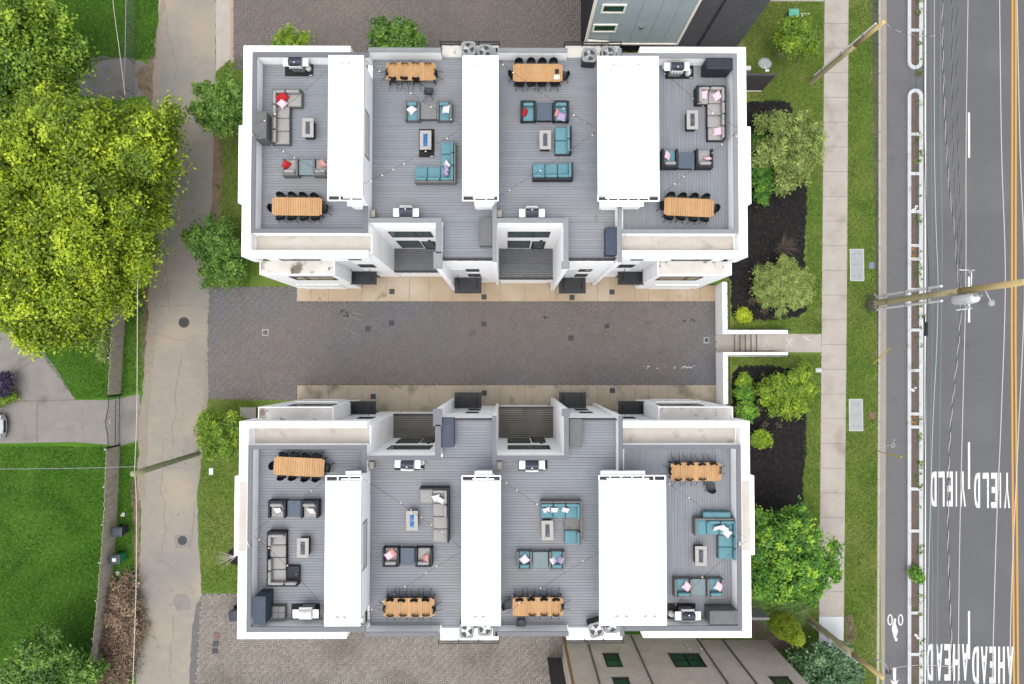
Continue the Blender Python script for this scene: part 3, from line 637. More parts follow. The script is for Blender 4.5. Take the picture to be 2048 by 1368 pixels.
# ================================================================== THE TWO ROWS OF TOWNHOUSES
ZD, ZP, ZB = 9.85, 10.8, 2.76      # roof deck, parapet coping, court balcony
def boards(x0, y0, x1, y1, z, along='x', pitch=.144, gap=.011, th=.035, seed=1):
    r = random.Random(seed); m = MB()
    if along == 'x':
        y = y0
        while y < y1 - .02:
            ye = min(y + pitch - gap, y1); x = x0
            while x < x1 - .01:
                xe = min(x + r.uniform(2.2, 4.9), x1)
                if x1 - xe < .5: xe = x1
                m.box(x, y, z - th, xe - .004, ye, z); x = xe
            y += pitch
    else:
        x = x0
        while x < x1 - .02:
            xe = min(x + pitch - gap, x1); y = y0
            while y < y1 - .01:
                ye = min(y + r.uniform(2.2, 4.9), y1)
                if y1 - ye < .5: ye = y1
                m.box(x, y, z - th, xe, ye - .004, z); y = ye
            x += pitch
    return m
ROW = {'N': 'top', 'S': 'bottom'}
WHO = {'A': 'leftmost', 'B': 'second', 'C': 'third', 'D': 'rightmost'}
HOUSES = {}
XM = -.635
def build_house(row, u):
    my = (lambda y: y) if row == 'N' else (lambda y: 2.34 - y)
    mx = (lambda x: x) if u != 'D' else (lambda x: 2 * XM - x)
    cxs = {'A': -10.4, 'B': -4.0, 'C': 2.6, 'D': 9.1}
    root = thing('townhouse', f'white townhouse with grey roof deck, {WHO[u]} of the four in the {ROW[row]} row', 'townhouse', (cxs[u], my(11), 0), 0, 'white townhouses with roof decks')
    HOUSES[row + u] = root
    def bx(x0, y0, z0, x1, y1, z1, m=None): return (m or MB()).box(mx(x0), my(y0), z0, mx(x1), my(y1), z1)
    def put(nm, m, material, parent=None, **k):
        p = parent or root
        if p is root: return wpart(nm, m, material, root, **k)
        return obj(nm, m, material, p, **k)
    W = MB(); CP = []
    cmat = 'coping_pale' if (row == 'N' and u in 'BCD') else 'coping'
    def coping(x0, y0, x1, y1): CP.append((x0, y0, x1, y1))
    def parapet(x0, y0, x1, y1, z0=9.75): bx(x0 + .02, y0 + .02, z0, x1 - .02, y1 - .02, 10.74, W); coping(x0, y0, x1, y1)
    front = lambda y: my(y)
    def facade_window(x0, z0, x1, z1, yp, mull=(), glass='glass', nm='window'):
        """window in a wall that faces the driveway, its wall plane at yp"""
        f = MB(); t = .05; o = .035
        bx(x0, yp - o, z0, x1, yp + .01, z0 + t, f); bx(x0, yp - o, z1 - t, x1, yp + .01, z1, f)
        bx(x0, yp - o, z0 + t, x0 + t, yp + .01, z1 - t, f); bx(x1 - t, yp - o, z0 + t, x1, yp + .01, z1 - t, f)
        for q in mull: xm = x0 + (x1 - x0) * q; bx(xm - .03, yp - o + .003, z0 + t, xm + .03, yp + .01, z1 - t, f)
        w_ = put(nm, f, 'dark_frame')
        xs = [x0 + t] + [x0 + (x1 - x0) * q for q in mull] + [x1 - t]
        for a, b in zip(xs[:-1], xs[1:]):
            pn = MB(); bx(a + .03 * (a != x0 + t), yp - .012, z0 + t, b - .03 * (b != x1 - t), yp - .002, z1 - t, pn)
            o_ = obj('pane', pn, glass, w_)
            if w_.parent is not None: pass
        return w_
    def garage(x0, x1, yp, z1=2.35, n=6):
        d = MB(); bx(x0, yp - .05, .05, x1, yp + .01, z1, d)
        dm = put('garage_door', d, 'stucco')
        s = MB(); wd = (x1 - x0) / n
        for k in range(n): 
            p_ = MB(); bx(x0 + k * wd + .04, yp - .062, z1 - .34, x0 + (k + 1) * wd - .04, yp - .052, z1 - .10, p_); obj('pane', p_, 'glass', dm)
        for k in range(3):
            p_ = MB(); bx(x0 + .02, yp - .058, .5 + k * .48, x1 - .02, yp - .051, .53 + k * .48, p_); obj('groove', p_, 'panel_grey', dm)
    def canopy(x0, x1, y0, yw, z=2.9):
        c = MB(); bx(x0, y0, z, x1, yw - .04, z + .05, c); cm_ = put('door_canopy', c, 'black_metal')
        n = 9
        for k in range(n + 1):
            r_ = MB(); xx = x0 + (x1 - x0) * k / n; bx(xx - .012, y0 + .02, z + .052, xx + .012, yw - .05, z + .085, r_); obj('rib', r_, 'black_metal', cm_)
        e = MB(); bx(x0 - .02, y0 - .03, z - .03, x1 + .02, y0, z + .10, e); obj('gutter', e, 'black_metal', cm_)
        for q in (.16, .84):
            xx = mx(x0 + (x1 - x0) * q); obj('support_rod', MB().tube([(xx, my(y0 + .2), z + .08), (xx, my(yw), z + 1.15)], .018, 6), 'black_metal', cm_)
        dr = MB(); bx((x0 + x1) / 2 - .5, yw - .05, .05, (x0 + x1) / 2 + .5, yw + .01, 2.15, dr); put('front_door', dr, 'black_metal')
    sd_ = ord(row) * 7 + ord(u)
    if u in 'AD':
        # ---- end house (described as the left one; the right one is its mirror image)
        bx(-13.3, 5.66, 0, -7.14, 16.1, 9.75, W)
        # projecting frame round the top
        bx(-13.71, 5.40, 8.6, -13.27, 16.41, 10.5, W); bx(-13.27, 5.40, 9.7, -7.2, 5.74, 10.497, W); bx(-13.27, 16.1, 9.7, -8.18, 16.41, 10.497, W)
        # shallow bay on the side wall
        b = MB(); bx(-13.95, 8.2, 2.5, -13.72, 12.25, 10.42, b); put('side_bay', b, 'stucco', bevel=.01)
        if row == 'S':
            b = MB(); bx(-13.69, 8.45, 10.503, -13.29, 12.0, 10.513, b); put('bay_gutter', b, 'beige_membrane')
        # lower front volume with its flat top
        b = MB(); bx(-13.95, 4.88, 0, -9.75, 5.655, 7.2, b); put('front_bay', b, 'stucco', bevel=.008)
        b = MB(); bx(-13.9, 4.93, 7.203, -9.8, 5.65, 7.225, b); put('bay_ledge', b, 'ledge_stained')
        b = MB(); bx(-13.2, 5.76, 9.755, -7.2, 6.58, 9.80, b); put('front_gutter', b, 'beige_membrane')
        parapet(-13.14, 6.58, -12.92, 15.69); parapet(-13.14, 15.69, -7.14, 15.95); parapet(-12.92, 6.58, -7.41, 6.79)
        if u == 'A': parapet(-7.41, 6.58, -7.14, 8.16)
        else: parapet(-7.41, 6.58, -7.15, 6.79)
        facade_window(-12.6, 7.55, -10.4, 8.6, 5.66, (.37,))
        facade_window(-12.55, 4.9, -10.1, 6.5, 4.88, (.33,), 'glass')
        garage(-13.4, -10.67, 4.88)
        facade_window(-8.8, 7.7, -8.1, 8.6, 5.66); facade_window(-8.75, 4.7, -7.85, 5.9, 5.66)
        pn = MB(); bx(-9.7, 5.64, 3.1, -8.85, 5.66, 7.5, pn); put('wall_panel', pn, 'panel_grey')
        canopy(-9.8, -8.18, 4.84, 5.66)
        dx0, dy0, dx1, dy1 = -12.94, 6.77, -7.39, 15.71
        k = boards(min(mx(dx0), mx(dx1)), min(my(dy0), my(dy1)), max(mx(dx0), mx(dx1)), max(my(dy0), my(dy1)), ZD, 'x' if u == 'A' else 'y', seed=sd_)
        put('deck_boards', k, 'deck')['kind'] = 'stuff'
        sub = MB(); bx(-12.94, 6.77, 9.752, -7.39, 15.71, 9.80, sub); put('deck_base', sub, 'deck_base')
        bx(-7.39, 8.16, 9.75, -7.14, 15.69, 9.84, W)
        ml = MB().tube([(mx(-13.0), my(11.7), 10.83), (mx(-12.6), my(11.15), 12.2)], .03, 6)
        put('light_mast', ml, 'steel_white')
    else:
        xl = -7.14 if u == 'B' else -.56           # left edge of the house
        xr = -.765 if u == 'B' else 5.66           # left face of the party wall on the right
        xp0, xp1 = (-3.67, -3.39) if u == 'B' else (2.88, 3.12)   # pier between court and front wing
        xpe = xr + .205                             # right face of that party wall
        yb = 5.70 if u == 'B' else 5.26             # front of the court balcony
        bx(xl, 7.12, 0, xpe, 16.0, 9.75, W)
        bx(xp1, 5.28, 0, xr, 7.12, 9.75, W)                       # front wing
        bx(xl + (0 if u == 'B' else 0), yb + .02, 0, xp0, 7.12, ZB - .04, W)   # block below the balcony
        bx(xp0, 4.76, 0, xp1, 7.12, 10.74, W); bx(xr, 5.12, 0, xpe, 7.12, 10.74, W)     # pier and party wall
        coping(xp0 - .01, 5.55 if u == 'B' else 5.12, xp1 + .01, 7.36)
        coping(xp0 - .12, 4.74, xp1 + .06, 5.62 if u == 'B' else 5.13)
        coping(xr - .01, 5.10, xpe + .01, 8.11); bx(xr, 7.12, 9.75, xpe, 8.11, 10.74, W)
        parapet(xl, 7.12, xp0 - .01, 7.35)
        parapet(xl - .05, 15.97, xp0 + .22, 16.2); parapet(xr + .02, 15.7, xpe + .04, 16.2)
        # balcony
        put('balcony_boards', boards(xl + .02, min(my(yb), my(7.10)), xp0 - .02, max(my(yb), my(7.10)), ZB, 'x', seed=sd_ + 5), 'deck_dark' if row == 'N' else 'deck_weathered')['kind'] = 'stuff'
        b = MB(); bx(xl + .02, yb - .09, ZB - .22, xp0 - .02, yb - .005, ZB + .05, b); put('balcony_fascia', b, 'black_metal')
        garage(xl + .1, xp0 - .25, yb + .02)
        wx = xl + .57
        facade_window(wx, 6.7, wx + 2.35, 8.35, 7.12, (.62,), 'glass_teal')
        facade_window(wx, 3.05, wx + 1.35, 5.5, 7.12, (), 'glass_teal')
        dr = MB(); bx(wx + 1.45, 7.07, 2.8, wx + 2.25, 7.125, 5.3, dr); dm = put('balcony_door', dr, 'black_metal')
        dg = MB(); bx(wx + 1.57, 7.05, 3.2, wx + 2.13, 7.067, 5.1, dg); obj('pane', dg, 'glass', dm)
        lm = MB(); bx(wx + 1.9, 7.0, 5.5, wx + 2.05, 7.12, 5.75, lm); put('wall_lamp', lm, 'black_metal')
        # front wing
        facade_window(xp1 + 1.0, 5.75, xp1 + 1.75, 6.7, 5.28); facade_window(xp1 + 1.0, 3.3, xp1 + 1.75, 4.6, 5.28)
        pn = MB(); bx(xp1 + .1, 5.262, 3.1, xp1 + .95, 5.28, 6.6, pn); put('wall_panel', pn, 'panel_grey')
        canopy(xp1 + .10, xp1 + 1.76, 4.29, 5.28)
        rl = MB(); bx(xp1 + .02, 5.30, 9.85, xr - .02, 5.36, 9.93, rl); bx(xp1 + .02, 5.30, 10.45, xr - .02, 5.36, 10.50, rl)
        rm = put('front_rail', rl, 'black_metal')
        for q in (.02, .33, .66, .97):
            xx = xp1 + .04 + (xr - xp1 - .12) * q; p_ = MB(); bx(xx, 5.305, 9.93, xx + .04, 5.355, 10.45, p_); obj('post', p_, 'black_metal', rm)
        # deck
        dk = boards(xl + .02, min(my(7.36), my(15.97)), xr, max(my(7.36), my(15.97)), ZD, 'x', seed=sd_)
        dk.add(boards(xp1 + .02, min(my(5.37), my(7.34)), xr - .01, max(my(5.37), my(7.34)), ZD, 'x', seed=sd_ + 1))
        dk.add(boards(xp0 + .26, min(my(15.99), my(16.14)), xr, max(my(15.99), my(16.14)), ZD, 'x', seed=sd_ + 2))
        put('deck_boards', dk, 'deck')['kind'] = 'stuff'
        sub = MB(); bx(xl + .01, 7.36, 9.752, xr + .005, 15.98, 9.80, sub); bx(xp1 + .01, 5.30, 9.752, xr - .005, 7.355, 9.801, sub); put('deck_base', sub, 'deck_base')
        # ledge at the back for the condensers, with railing
        lg = MB(); bx(xp0 + .2, 16.0, 9.3, xr + .3, 16.78, 9.79, lg); put('rear_ledge', lg, 'ledge_stained' if row == 'N' else 'stucco')
        rr_ = MB(); bx(xp0 + .1, 16.72, 10.25, xr + .35, 16.77, 10.31, rr_); bx(xp0 + .1, 16.72, 9.98, xr + .35, 16.76, 10.02, rr_)
        rm = put('rear_rail', rr_, 'black_metal')
        for q in (0, .33, .66, 1):
            xx = xp0 + .1 + (xr - xp0 + .2) * q; p_ = MB(); bx(xx, 16.725, 9.79, xx + .045, 16.765, 10.25, p_); obj('post', p_, 'black_metal', rm)
        ub = MB(); bx(xl + .02, 7.5, 9.85, xl + .26, 7.85, 10.35, ub); put('service_box', ub, 'beige_box')
    # ---- stair penthouse with its overhanging white roof
    PH = {'A': (-8.80, -7.06, -8.08, -7.13), 'B': (-2.22, -.44 if row == 'N' else -.32, -1.7, -.66), 'D': (4.42, 7.45 if row == 'N' else 7.68, 4.82, 6.9)}
    if u in PH:
        x0, x1, b0, b1 = PH[u]
        if u == 'D': 
            mxs = mx; mx = lambda x: x
        q = MB(); bx(b0, 8.02, ZD + .005, b1, 14.9, 12.28, q); put('penthouse', q, 'stucco')
        q = MB(); bx(x0, 8.10, 12.28, x1, 15.05, 12.43, q)
        rf = put('penthouse_roof', q, 'roof_white', bevel=.012)
        lp = MB(); t = .09
        bx(x0 + .01, 8.11, 12.432, x0 + t, 15.04, 12.462, lp); bx(x1 - t, 8.11, 12.432, x1 - .01, 15.04, 12.462, lp); bx(x0 + t, 14.95, 12.432, x1 - t, 15.04, 12.462, lp); bx(x0 + t, 8.11, 12.432, x1 - t, 8.20, 12.462, lp)
        obj('roof_lip', lp, 'stucco', rf)
        for k in range(1, 5):
            sm_ = MB(); yy = 8.2 + 6.75 * k / 5; bx(x0 + t, yy - .012, 12.431, x1 - t, yy + .012, 12.436, sm_); obj('roof_seam', sm_, 'panel_grey', rf)
        fr = MB(); bx(x0, 7.86, 12.30, x1, 7.90, 12.42, fr); n = max(3, round((x1 - x0) / .55))
        for k in range(n + 1):
            xx = x0 + (x1 - x0 - .05) * k / n; bx(xx, 7.90, 12.30, xx + .05, 8.10, 12.415, fr)
        ft = put('roof_front_frame', fr, 'stucco')
        bk_ = MB(); bx(x0 + .03, 7.92, 12.18, x1 - .03, 8.09, 12.21, bk_); obj('slot_shade_backing', bk_, 'ac_dark', ft)  # dark sheet under the open bars, its colour stands in for slot shade
        for k, (vx, vy) in enumerate(((.35, .28), (.55, .28)) if u != 'D' else ((.26, .28), (.40, .28), (.68, .28), (.82, .28))):
            xx = mx(x0 + (x1 - x0) * vx); put('roof_vent', MB().cyl(xx, my(15.05 - vy - .1), 12.43, 12.55, .05, 10).cyl(xx, my(15.05 - vy - .1), 12.55, 12.58, .085, 10), 'roof_white')
        hd = MB(); bx(b0 + .1 - (.3 if u == 'D' else 0), 7.75, 11.7, b1 - .1, 8.02, 11.78, hd); put('door_hood', hd, 'stucco')
        dd = MB(); bx(b0 + .12, 7.98, ZD + .01, b0 + .95, 8.02, 11.6, dd); put('stair_door', dd, 'stucco')
        if u == 'A':
            fr = MB(); xx = b1 + .025
            for a in ((10.3, 10.75, 10.34, 11.75), (12.6, 10.75, 12.64, 11.75), (10.34, 10.75, 12.6, 10.79)):
                bx(b1, a[0], a[1], xx, a[2], a[3], fr)
            wn = put('side_window', fr, 'dark_frame'); pn = MB(); bx(b1, 10.35, 10.8, b1 + .012, 12.59, 11.75, pn); obj('pane', pn, 'roof_white', wn)
        if u == 'D': mx = mxs
    put('wall', W, 'stucco')
    for c in CP:
        q = MB(); bx(c[0], c[1], 10.74, c[2], c[3], ZP, q); put('coping', q, cmat, bevel=.006)
for r_ in 'NS':
    for u_ in 'ABCD': build_house(r_, u_)

# ================================================================== NEIGHBOURING HOUSES
nh = thing('panel_house', 'neighbouring house with blue-grey panel facade and dark brick end', 'house', (9, 24, 0))
wpart('wall', MB().box(4.95, 20.24, 2.8, 10.78, 36, 13).box(4.95, 21, 0, 10.78, 36, 2.8), 'mortar_dark', nh)
wpart('brick_end', MB().box(10.82, 20.3, .5, 12.08, 36, 12).box(12.32, 20.3, .5, 14.8, 36, 12).box(12.08, 20.45, .5, 12.32, 36, 12), 'brick_char', nh)
wpart('corner_trim', MB().box(4.85, 20.10, 2.75, 5.02, 20.24, 13).box(10.66, 20.10, 2.75, 10.82, 20.298, 13).box(5.02, 20.10, 2.75, 10.66, 20.24, 2.92), 'trim_cream', nh)
rr = random.Random(3)
colsx = [5.03, 6.35, 7.65, 8.75, 9.75, 10.65]
for i in range(5):
    z = 2.93 - rr.uniform(0, 0)
    first = True
    while z < 13:
        h = rr.uniform(.7, 1.0) if first else rr.uniform(1.35, 1.75); first = False
        z2 = min(z + h, 13)
        wpart('panel', MB().box(colsx[i] + .008, 20.15, z + .008, colsx[i + 1] - .008, 20.24, z2 - .008), 'panel_blue', nh); z = z2
for x0, z0, x1, z1 in ((5.12, 4.45, 6.6, 5.4), (5.35, 6.75, 6.75, 7.7)):
    wf = wpart('window', MB().box(x0, 20.08, z0, x1, 20.148, z0 + .12).box(x0, 20.08, z1 - .12, x1, 20.148, z1).box(x0, 20.08, z0 + .12, x0 + .12, 20.148, z1 - .12).box(x1 - .12, 20.08, z0 + .12, x1, 20.148, z1 - .12), 'trim_cream', nh)
    obj('pane', MB().box(x0 + .12, 20.12, z0 + .12, x1 - .12, 20.146, z1 - .12), 'glass_teal', wf)
wpart('downpipe', MB().tube([(5.0, 20.02, 3.55), (6.3, 20.02, 3.35), (6.3, 20.02, 2.2)], .07, 8), 'trim_cream', nh)
wpart('wall_vent', MB().box(7.95, 20.06, 4.9, 8.15, 20.148, 5.1), 'steel', nh)
for x_ in (11.2, 11.6, 12.9): wpart('pipe_stub', MB().cyl(x_, 20.1, 1.2, 2.0, .05, 8), 'steel_white', nh)
struct('soil_strip', MB().box(6.5, 18.4, -.1, 12.2, 20.9, .03), 'soil_tan')
p = P(1263, 90, .6)
bn = thing('dark_bin', 'black lidded bin behind the top row, beside the panel house', 'bin', (p.x, p.y, 0))
obj('body', MB().lathe([(0, .02), (.26, .02), (.33, 1.0), (.36, 1.02)], 4), 'bin_dark', bn); obj('lid', MB().rbox(-.34, -.30, 1.0, .34, .30, 1.1, .04), 'bin_dark', bn)
bh = thing('brick_house', 'neighbouring brown brick house below the bottom row', 'house', (10.2, -22, 0))
wpart('wall', MB().box(3.67, -30, 0, 16.8, -18, 9.6), 'brick_tan', bh)
wpart('corner_trim', MB().box(3.58, -18.06, 0, 3.74, -17.96, 9.6), 'soil_tan', bh)
for x_ in (5.15, 8.1, 12.3, 13.9): wpart('downpipe', MB().box(x_ - .045, -17.93, .3, x_ + .045, -17.995, 9.5), 'brick_dark', bh)
for x0, z0, x1, z1, n in ((5.87, 3.1, 6.8, 4.85, 1), (5.95, 6.35, 6.85, 8.2, 1), (9.9, 3.15, 11.75, 4.9, 2), (14.9, 6.3, 15.95, 8.1, 1)):
    f = MB(); t = .06
    f.box(x0, -18, z0, x1, -17.95, z0 + t).box(x0, -18, z1 - t, x1, -17.95, z1).box(x0, -18, z0 + t, x0 + t, -17.95, z1 - t).box(x1 - t, -18, z0 + t, x1, -17.95, z1 - t).box(x0 + t, -18, (z0 + z1) / 2 - .03, x1 - t, -17.96, (z0 + z1) / 2 + .03)
    if n == 2: f.box((x0 + x1) / 2 - .05, -18, z0 + t, (x0 + x1) / 2 + .05, -17.952, z1 - t)
    wf = wpart('window', f, 'dark_frame', bh)
    for k in range(n):
        a = x0 + (x1 - x0) * k / n + t; b = x0 + (x1 - x0) * (k + 1) / n - t
        for (za, zb, gm) in ((z0 + t, (z0 + z1) / 2 - .03, 'glass'), ((z0 + z1) / 2 + .03, z1 - t, 'glass_teal')): obj('pane', MB().box(a, -18.01, za, b, -17.985, zb), gm, wf)
    wpart('sill', MB().box(x0 - .05, -18, z0 - .1, x1 + .05, -17.93, z0 - .003), 'brick_dark', bh)
for x_ in (11.35, 12.1): wpart('pipe_stub', MB().tube([(x_, -17.95, 1.6), (x_, -17.9, 2.6)], .05, 8), 'steel_white', bh)
gt = thing('side_gate', 'dark grey boarded gate left of the brown brick house', 'gate', (3.2, -19.5, 0))
for k in range(6): wpart('board', MB().box(2.72 + k * .14, -19.53, .05, 2.855 + k * .14, -19.49, 4.2), 'shingle', gt)
wpart('gate_post', MB().box(2.62, -19.56, 0, 2.715, -19.46, 4.3), 'shingle', gt)
for nm, x1, y_, z1, m_, lab in (('garden_wall', 16.8, 17.95, 3.45, 'shingle', 'dark garden wall carrying a satellite dish at upper right'), ('garden_wall', 16.25, -15.96, 2.85, 'slate_roof', 'weathered grey garden wall beside the ornamental grasses')):
    t = thing(nm, lab, 'wall', (14.5, y_, ZY), 0, 'short walls at the yard side')
    wpart('wall_face', MB().box(12.55, y_ - .06, ZY - .1, x1, y_ + .06, z1), m_, t)
    nb = 9
    for k in range(nb):
        z_ = ZY + (z1 - ZY) * k / nb
        wpart('board', MB().box(12.6, y_ - .085 if y_ > 0 else y_ + .062, z_ + .01, x1 - .02, y_ - .062 if y_ > 0 else y_ + .085, z_ + (z1 - ZY) / nb - .012), m_, t)
    wpart('base_trim', MB().box(12.6, y_ - .11 if y_ > 0 else y_ + .09, ZY - .05, x1 - .05, y_ - .09 if y_ > 0 else y_ + .11, ZY + .12), 'trim_cream', t)
p = P(1530, 133, 3.9)
dsh = thing('satellite_dish', 'grey oval satellite dish on the dark garden wall', 'satellite dish', (p.x, p.y + .1, 3.45))
obj('reflector', MB().lathe([(0, .36), (.2, .37), (.34, .41), (.41, .45), (.41, .465), (.2, .39), (0, .38)], 28), 'dish_grey', dsh, smooth=True).rotation_euler = (R(-14), 0, 0)
obj('feed_arm', MB().tube([(0, 0, .38), (.05, -.32, .55), (.06, -.42, .62)], .02, 6).obox((.06, -.44, .63), (.22, .10, .09)), 'steel_white', dsh)
obj('mast', MB().tube([(0, 0, -.15), (0, 0, .36)], .03, 8), 'steel', dsh)
p = P(1495, 137, 1.6)
mb_ = thing('meter_box', 'pale meter box beside the dark garden wall', 'meter box', (p.x, p.y, ZY))
obj('case', MB().rbox(-.2, -.15, .3, .2, .15, .75, .03), 'steel_white', mb_); obj('post', MB().box(-.04, -.04, 0, .04, .04, .3), 'steel', mb_)

# ================================================================== THINGS ON THE ROOF DECKS
DECK = {r + u: f"{WHO[u]} deck of the {ROW[r]} row" for r in 'NS' for u in 'ABCD'}
def table(key, x0, y0, x1, y1, rot=0):
    p = P((x0 + x1) / 2, (y0 + y1) / 2, ZD + .74); t = thing('dining_table', 'long slatted teak dining table on the ' + DECK[key], 'dining table', (p.x, p.y, ZD), R(rot), 'teak dining tables on the decks')
    L, Wd = 2.58, .94
    def top():
        m = MB(); n = 21; w_ = L / n
        for k in range(n):
            c = .05 if k in (0, n - 1) else 0
            m.box(-L / 2 + k * w_ + .005, -Wd / 2 + c, .715, -L / 2 + (k + 1) * w_ - .005, Wd / 2 - c, .75)
        return m
    obj('tabletop', top, 'teak', t, key='ttop', bevel=.006)
    obj('apron', lambda: MB().box(-L / 2 + .06, -Wd / 2 + .06, .66, L / 2 - .06, Wd / 2 - .06, .712), 'teak', t, key='tapr')
    for sx in (-1, 1):
        for sy in (-1, 1): obj('leg', lambda sx=sx, sy=sy: MB().tube([(sx * 1.12, sy * .36, .68), (sx * 1.22, sy * .42, 0)], [.035, .022], 8), 'black_metal', t, key=('tleg', sx, sy))
    return t
def shell():
    m = MB(); nx, prof = 8, [(.235, .455, .42), (.20, .46, .46), (.10, .445, .48), (0, .44, .48), (-.11, .45, .47), (-.18, .50, .45), (-.215, .60, .43), (-.24, .70, .41), (-.255, .79, .36), (-.258, .82, .26)]
    for th in (0, -.022):
        for (y, z, w_) in prof:
            for i in range(nx + 1):
                u = -1 + 2 * i / nx; e = abs(u) ** 2.5
                bend = .05 * e if z < .5 else 0; yy = y + (.07 * e if z >= .5 else 0)
                m.v.append((u * w_ / 2, yy + (-th * .3 if z > .5 else 0), z + bend + th))
    k = len(prof); n1 = nx + 1
    for lay in (0, 1):
        b = lay * k * n1
        for j in range(k - 1):
            for i in range(nx):
                q = (b + j * n1 + i, b + j * n1 + i + 1, b + (j + 1) * n1 + i + 1, b + (j + 1) * n1 + i); m.f.append(q[::-1] if lay == 0 else q)
    return m
def chair(x, y, face, label, grp, z=ZD, tip=0, side=0, wpos=None, mt='chair_black'):
    """face: direction in degrees the sitter looks (0 = +x); tip: leaned forward about the front feet"""
    loc = wpos if wpos else tuple(P(x, y, z + .45))[:2]
    t = thing('dining_chair', label, 'chair', (loc[0], loc[1], z), 0, grp)
    m = Euler((0, 0, R(face - 90))).to_matrix().to_4x4()
    if tip: m = m @ Matrix.Translation((0, .25, 0)) @ Euler((-R(tip), 0, 0)).to_matrix().to_4x4() @ Matrix.Translation((0, -.25, 0))
    if side: m = m @ Matrix.Translation((0, 0, .25)) @ Euler((R(side), 0, 0)).to_matrix().to_4x4() @ Matrix.Translation((0, 0, -.25))
    t.rotation_euler = m.to_euler(); t.location = Vector(t.location) + m.to_translation()
    obj('seat_shell', shell, mt, t, smooth=True, key='shell' + mt)
    for sx in (-1, 1):
        for yy, fy in ((.15, .24), (-.14, -.24)): obj('leg', lambda sx=sx, yy=yy, fy=fy: MB().tube([(sx * .14, yy, .44), (sx * .22, fy, 0)], .013, 6), 'black_metal', t, key=('cleg', sx, yy))
    obj('seat_frame', lambda: MB().box(-.15, -.15, .415, .15, -.13, .432).box(-.15, .13, .415, .15, .15, .432), 'black_metal', t, key='cfr')
    return t
ORD = ['first', 'second', 'third', 'fourth']
def seats(key, T, upper, lower, ends, skip=()):
    """chairs round a table: upper/lower = (gap from the table edge to the seat centre, tip)"""
    G_ = 'dining chairs round the teak tables'; nm = f"{WHO[key[1]]} dining table, {ROW[key[0]]} row"
    mt = Matrix.Translation(T.location) @ T.rotation_euler.to_matrix().to_4x4(); rz = math.degrees(T.rotation_euler.z)
    rr = random.Random(key)
    for sg, (gap, tip), nmS in ((1, upper, 'upper'), (-1, lower, 'lower')):
        for k in range(4):
            if (nmS[0], k) in skip: continue
            p = mt @ Vector((-.93 + k * .60 + rr.uniform(-.04, .04), sg * (.47 + gap + rr.uniform(-.02, .02)), 0))
            chair(0, 0, (-90 if sg > 0 else 90) + rz + rr.uniform(-4, 4), f"black shell chair, {ORD[k]} from left on {nmS} side of the {nm}", G_, tip=tip, wpos=(p.x, p.y))
    for sg, nmS in ((-1, 'left'), (1, 'right')):
        if nmS[0] not in ends: continue
        gap, tip = ends[nmS[0]]
        p = mt @ Vector((sg * (1.29 + gap), rr.uniform(-.08, .08), 0))
        chair(0, 0, (0 if sg < 0 else 180) + rz + rr.uniform(-6, 6), f"black shell chair at the {nmS} end of the {nm}", G_, tip=tip, wpos=(p.x, p.y))
n_, tp = (.02, 0), (.20, 34)
seats('NA', table('NA', 543, 394, 645, 432, -.6), n_, n_, {'l': (-.02, 0), 'r': (.08, 0)})
seats('NB', table('NB', 771, 125, 873, 161, 0), tp, tp, {'l': (.22, 34), 'r': (.18, 30)}, {('l', 3)})
seats('NC', table('NC', 1025, 128, 1126, 163, 0), (.06, 0), (0, 0), {'l': (0, 0), 'r': (.12, 0)})
seats('ND', table('ND', 1327, 394, 1429, 435, -2.6), n_, n_, {'l': (0, 0), 'r': (.06, 0)})
seats('SA', table('SA', 547, 912, 649, 955, -2.8), n_, n_, {'l': (0, 0), 'r': (.08, 0)})
seats('SB', table('SB', 767, 1196, 869, 1234, 0), tp, tp, {'l': (.22, 34), 'r': (.17, 30)})
seats('SC', table('SC', 1025, 1195, 1127, 1232, 0), tp, (.16, 30), {'r': (.2, 34)}, {('l', 0)})
seats('SD', table('SD', 1341, 925, 1443, 962, 0), tp, tp, {'l': (.1, 20), 'r': (.22, 34)}, {('l', 3)})
G_ = 'loose dining chairs standing away from the tables'
chair(857, 184, 85, 'loose charcoal chair below the dining table, second deck, top row', G_, mt='chair_charcoal')
chair(1013, 1209, 10, 'loose charcoal chair left of the dining table, third deck, bottom row', G_, mt='chair_charcoal')
chair(1042, 1243, -92, 'tilted charcoal chair below the dining table, third deck, bottom row', G_, mt='chair_charcoal')
chair(1421, 975, 100, 'loose charcoal chair below the dining table, rightmost deck, bottom row', G_, mt='chair_charcoal')
# papers on a table
p = P(1114, 143, ZD + .76)
bk = thing('notebook', 'small black notebook lying on the third table of the top row', 'notebook', (p.x, p.y, ZD + .752), .05)
obj('cover', MB().rbox(-.11, -.12, 0, .11, .12, .03, .008, 3), 'chair_black', bk); obj('pages', MB().box(-.10, -.11, .008, .114, .11, .022), 'pillow_white', bk)
p = P(1113, 154.5, ZD + .76)
pp = thing('paper_sheets', 'white paper sheets lying on the third table of the top row', 'paper', (p.x, p.y, ZD + .752), -.06)
for k in range(2): obj('sheet', MB().obox((k * .03, k * .02, .004 + k * .004), (.27, .21, .003), k * .12), 'paint_white', pp)

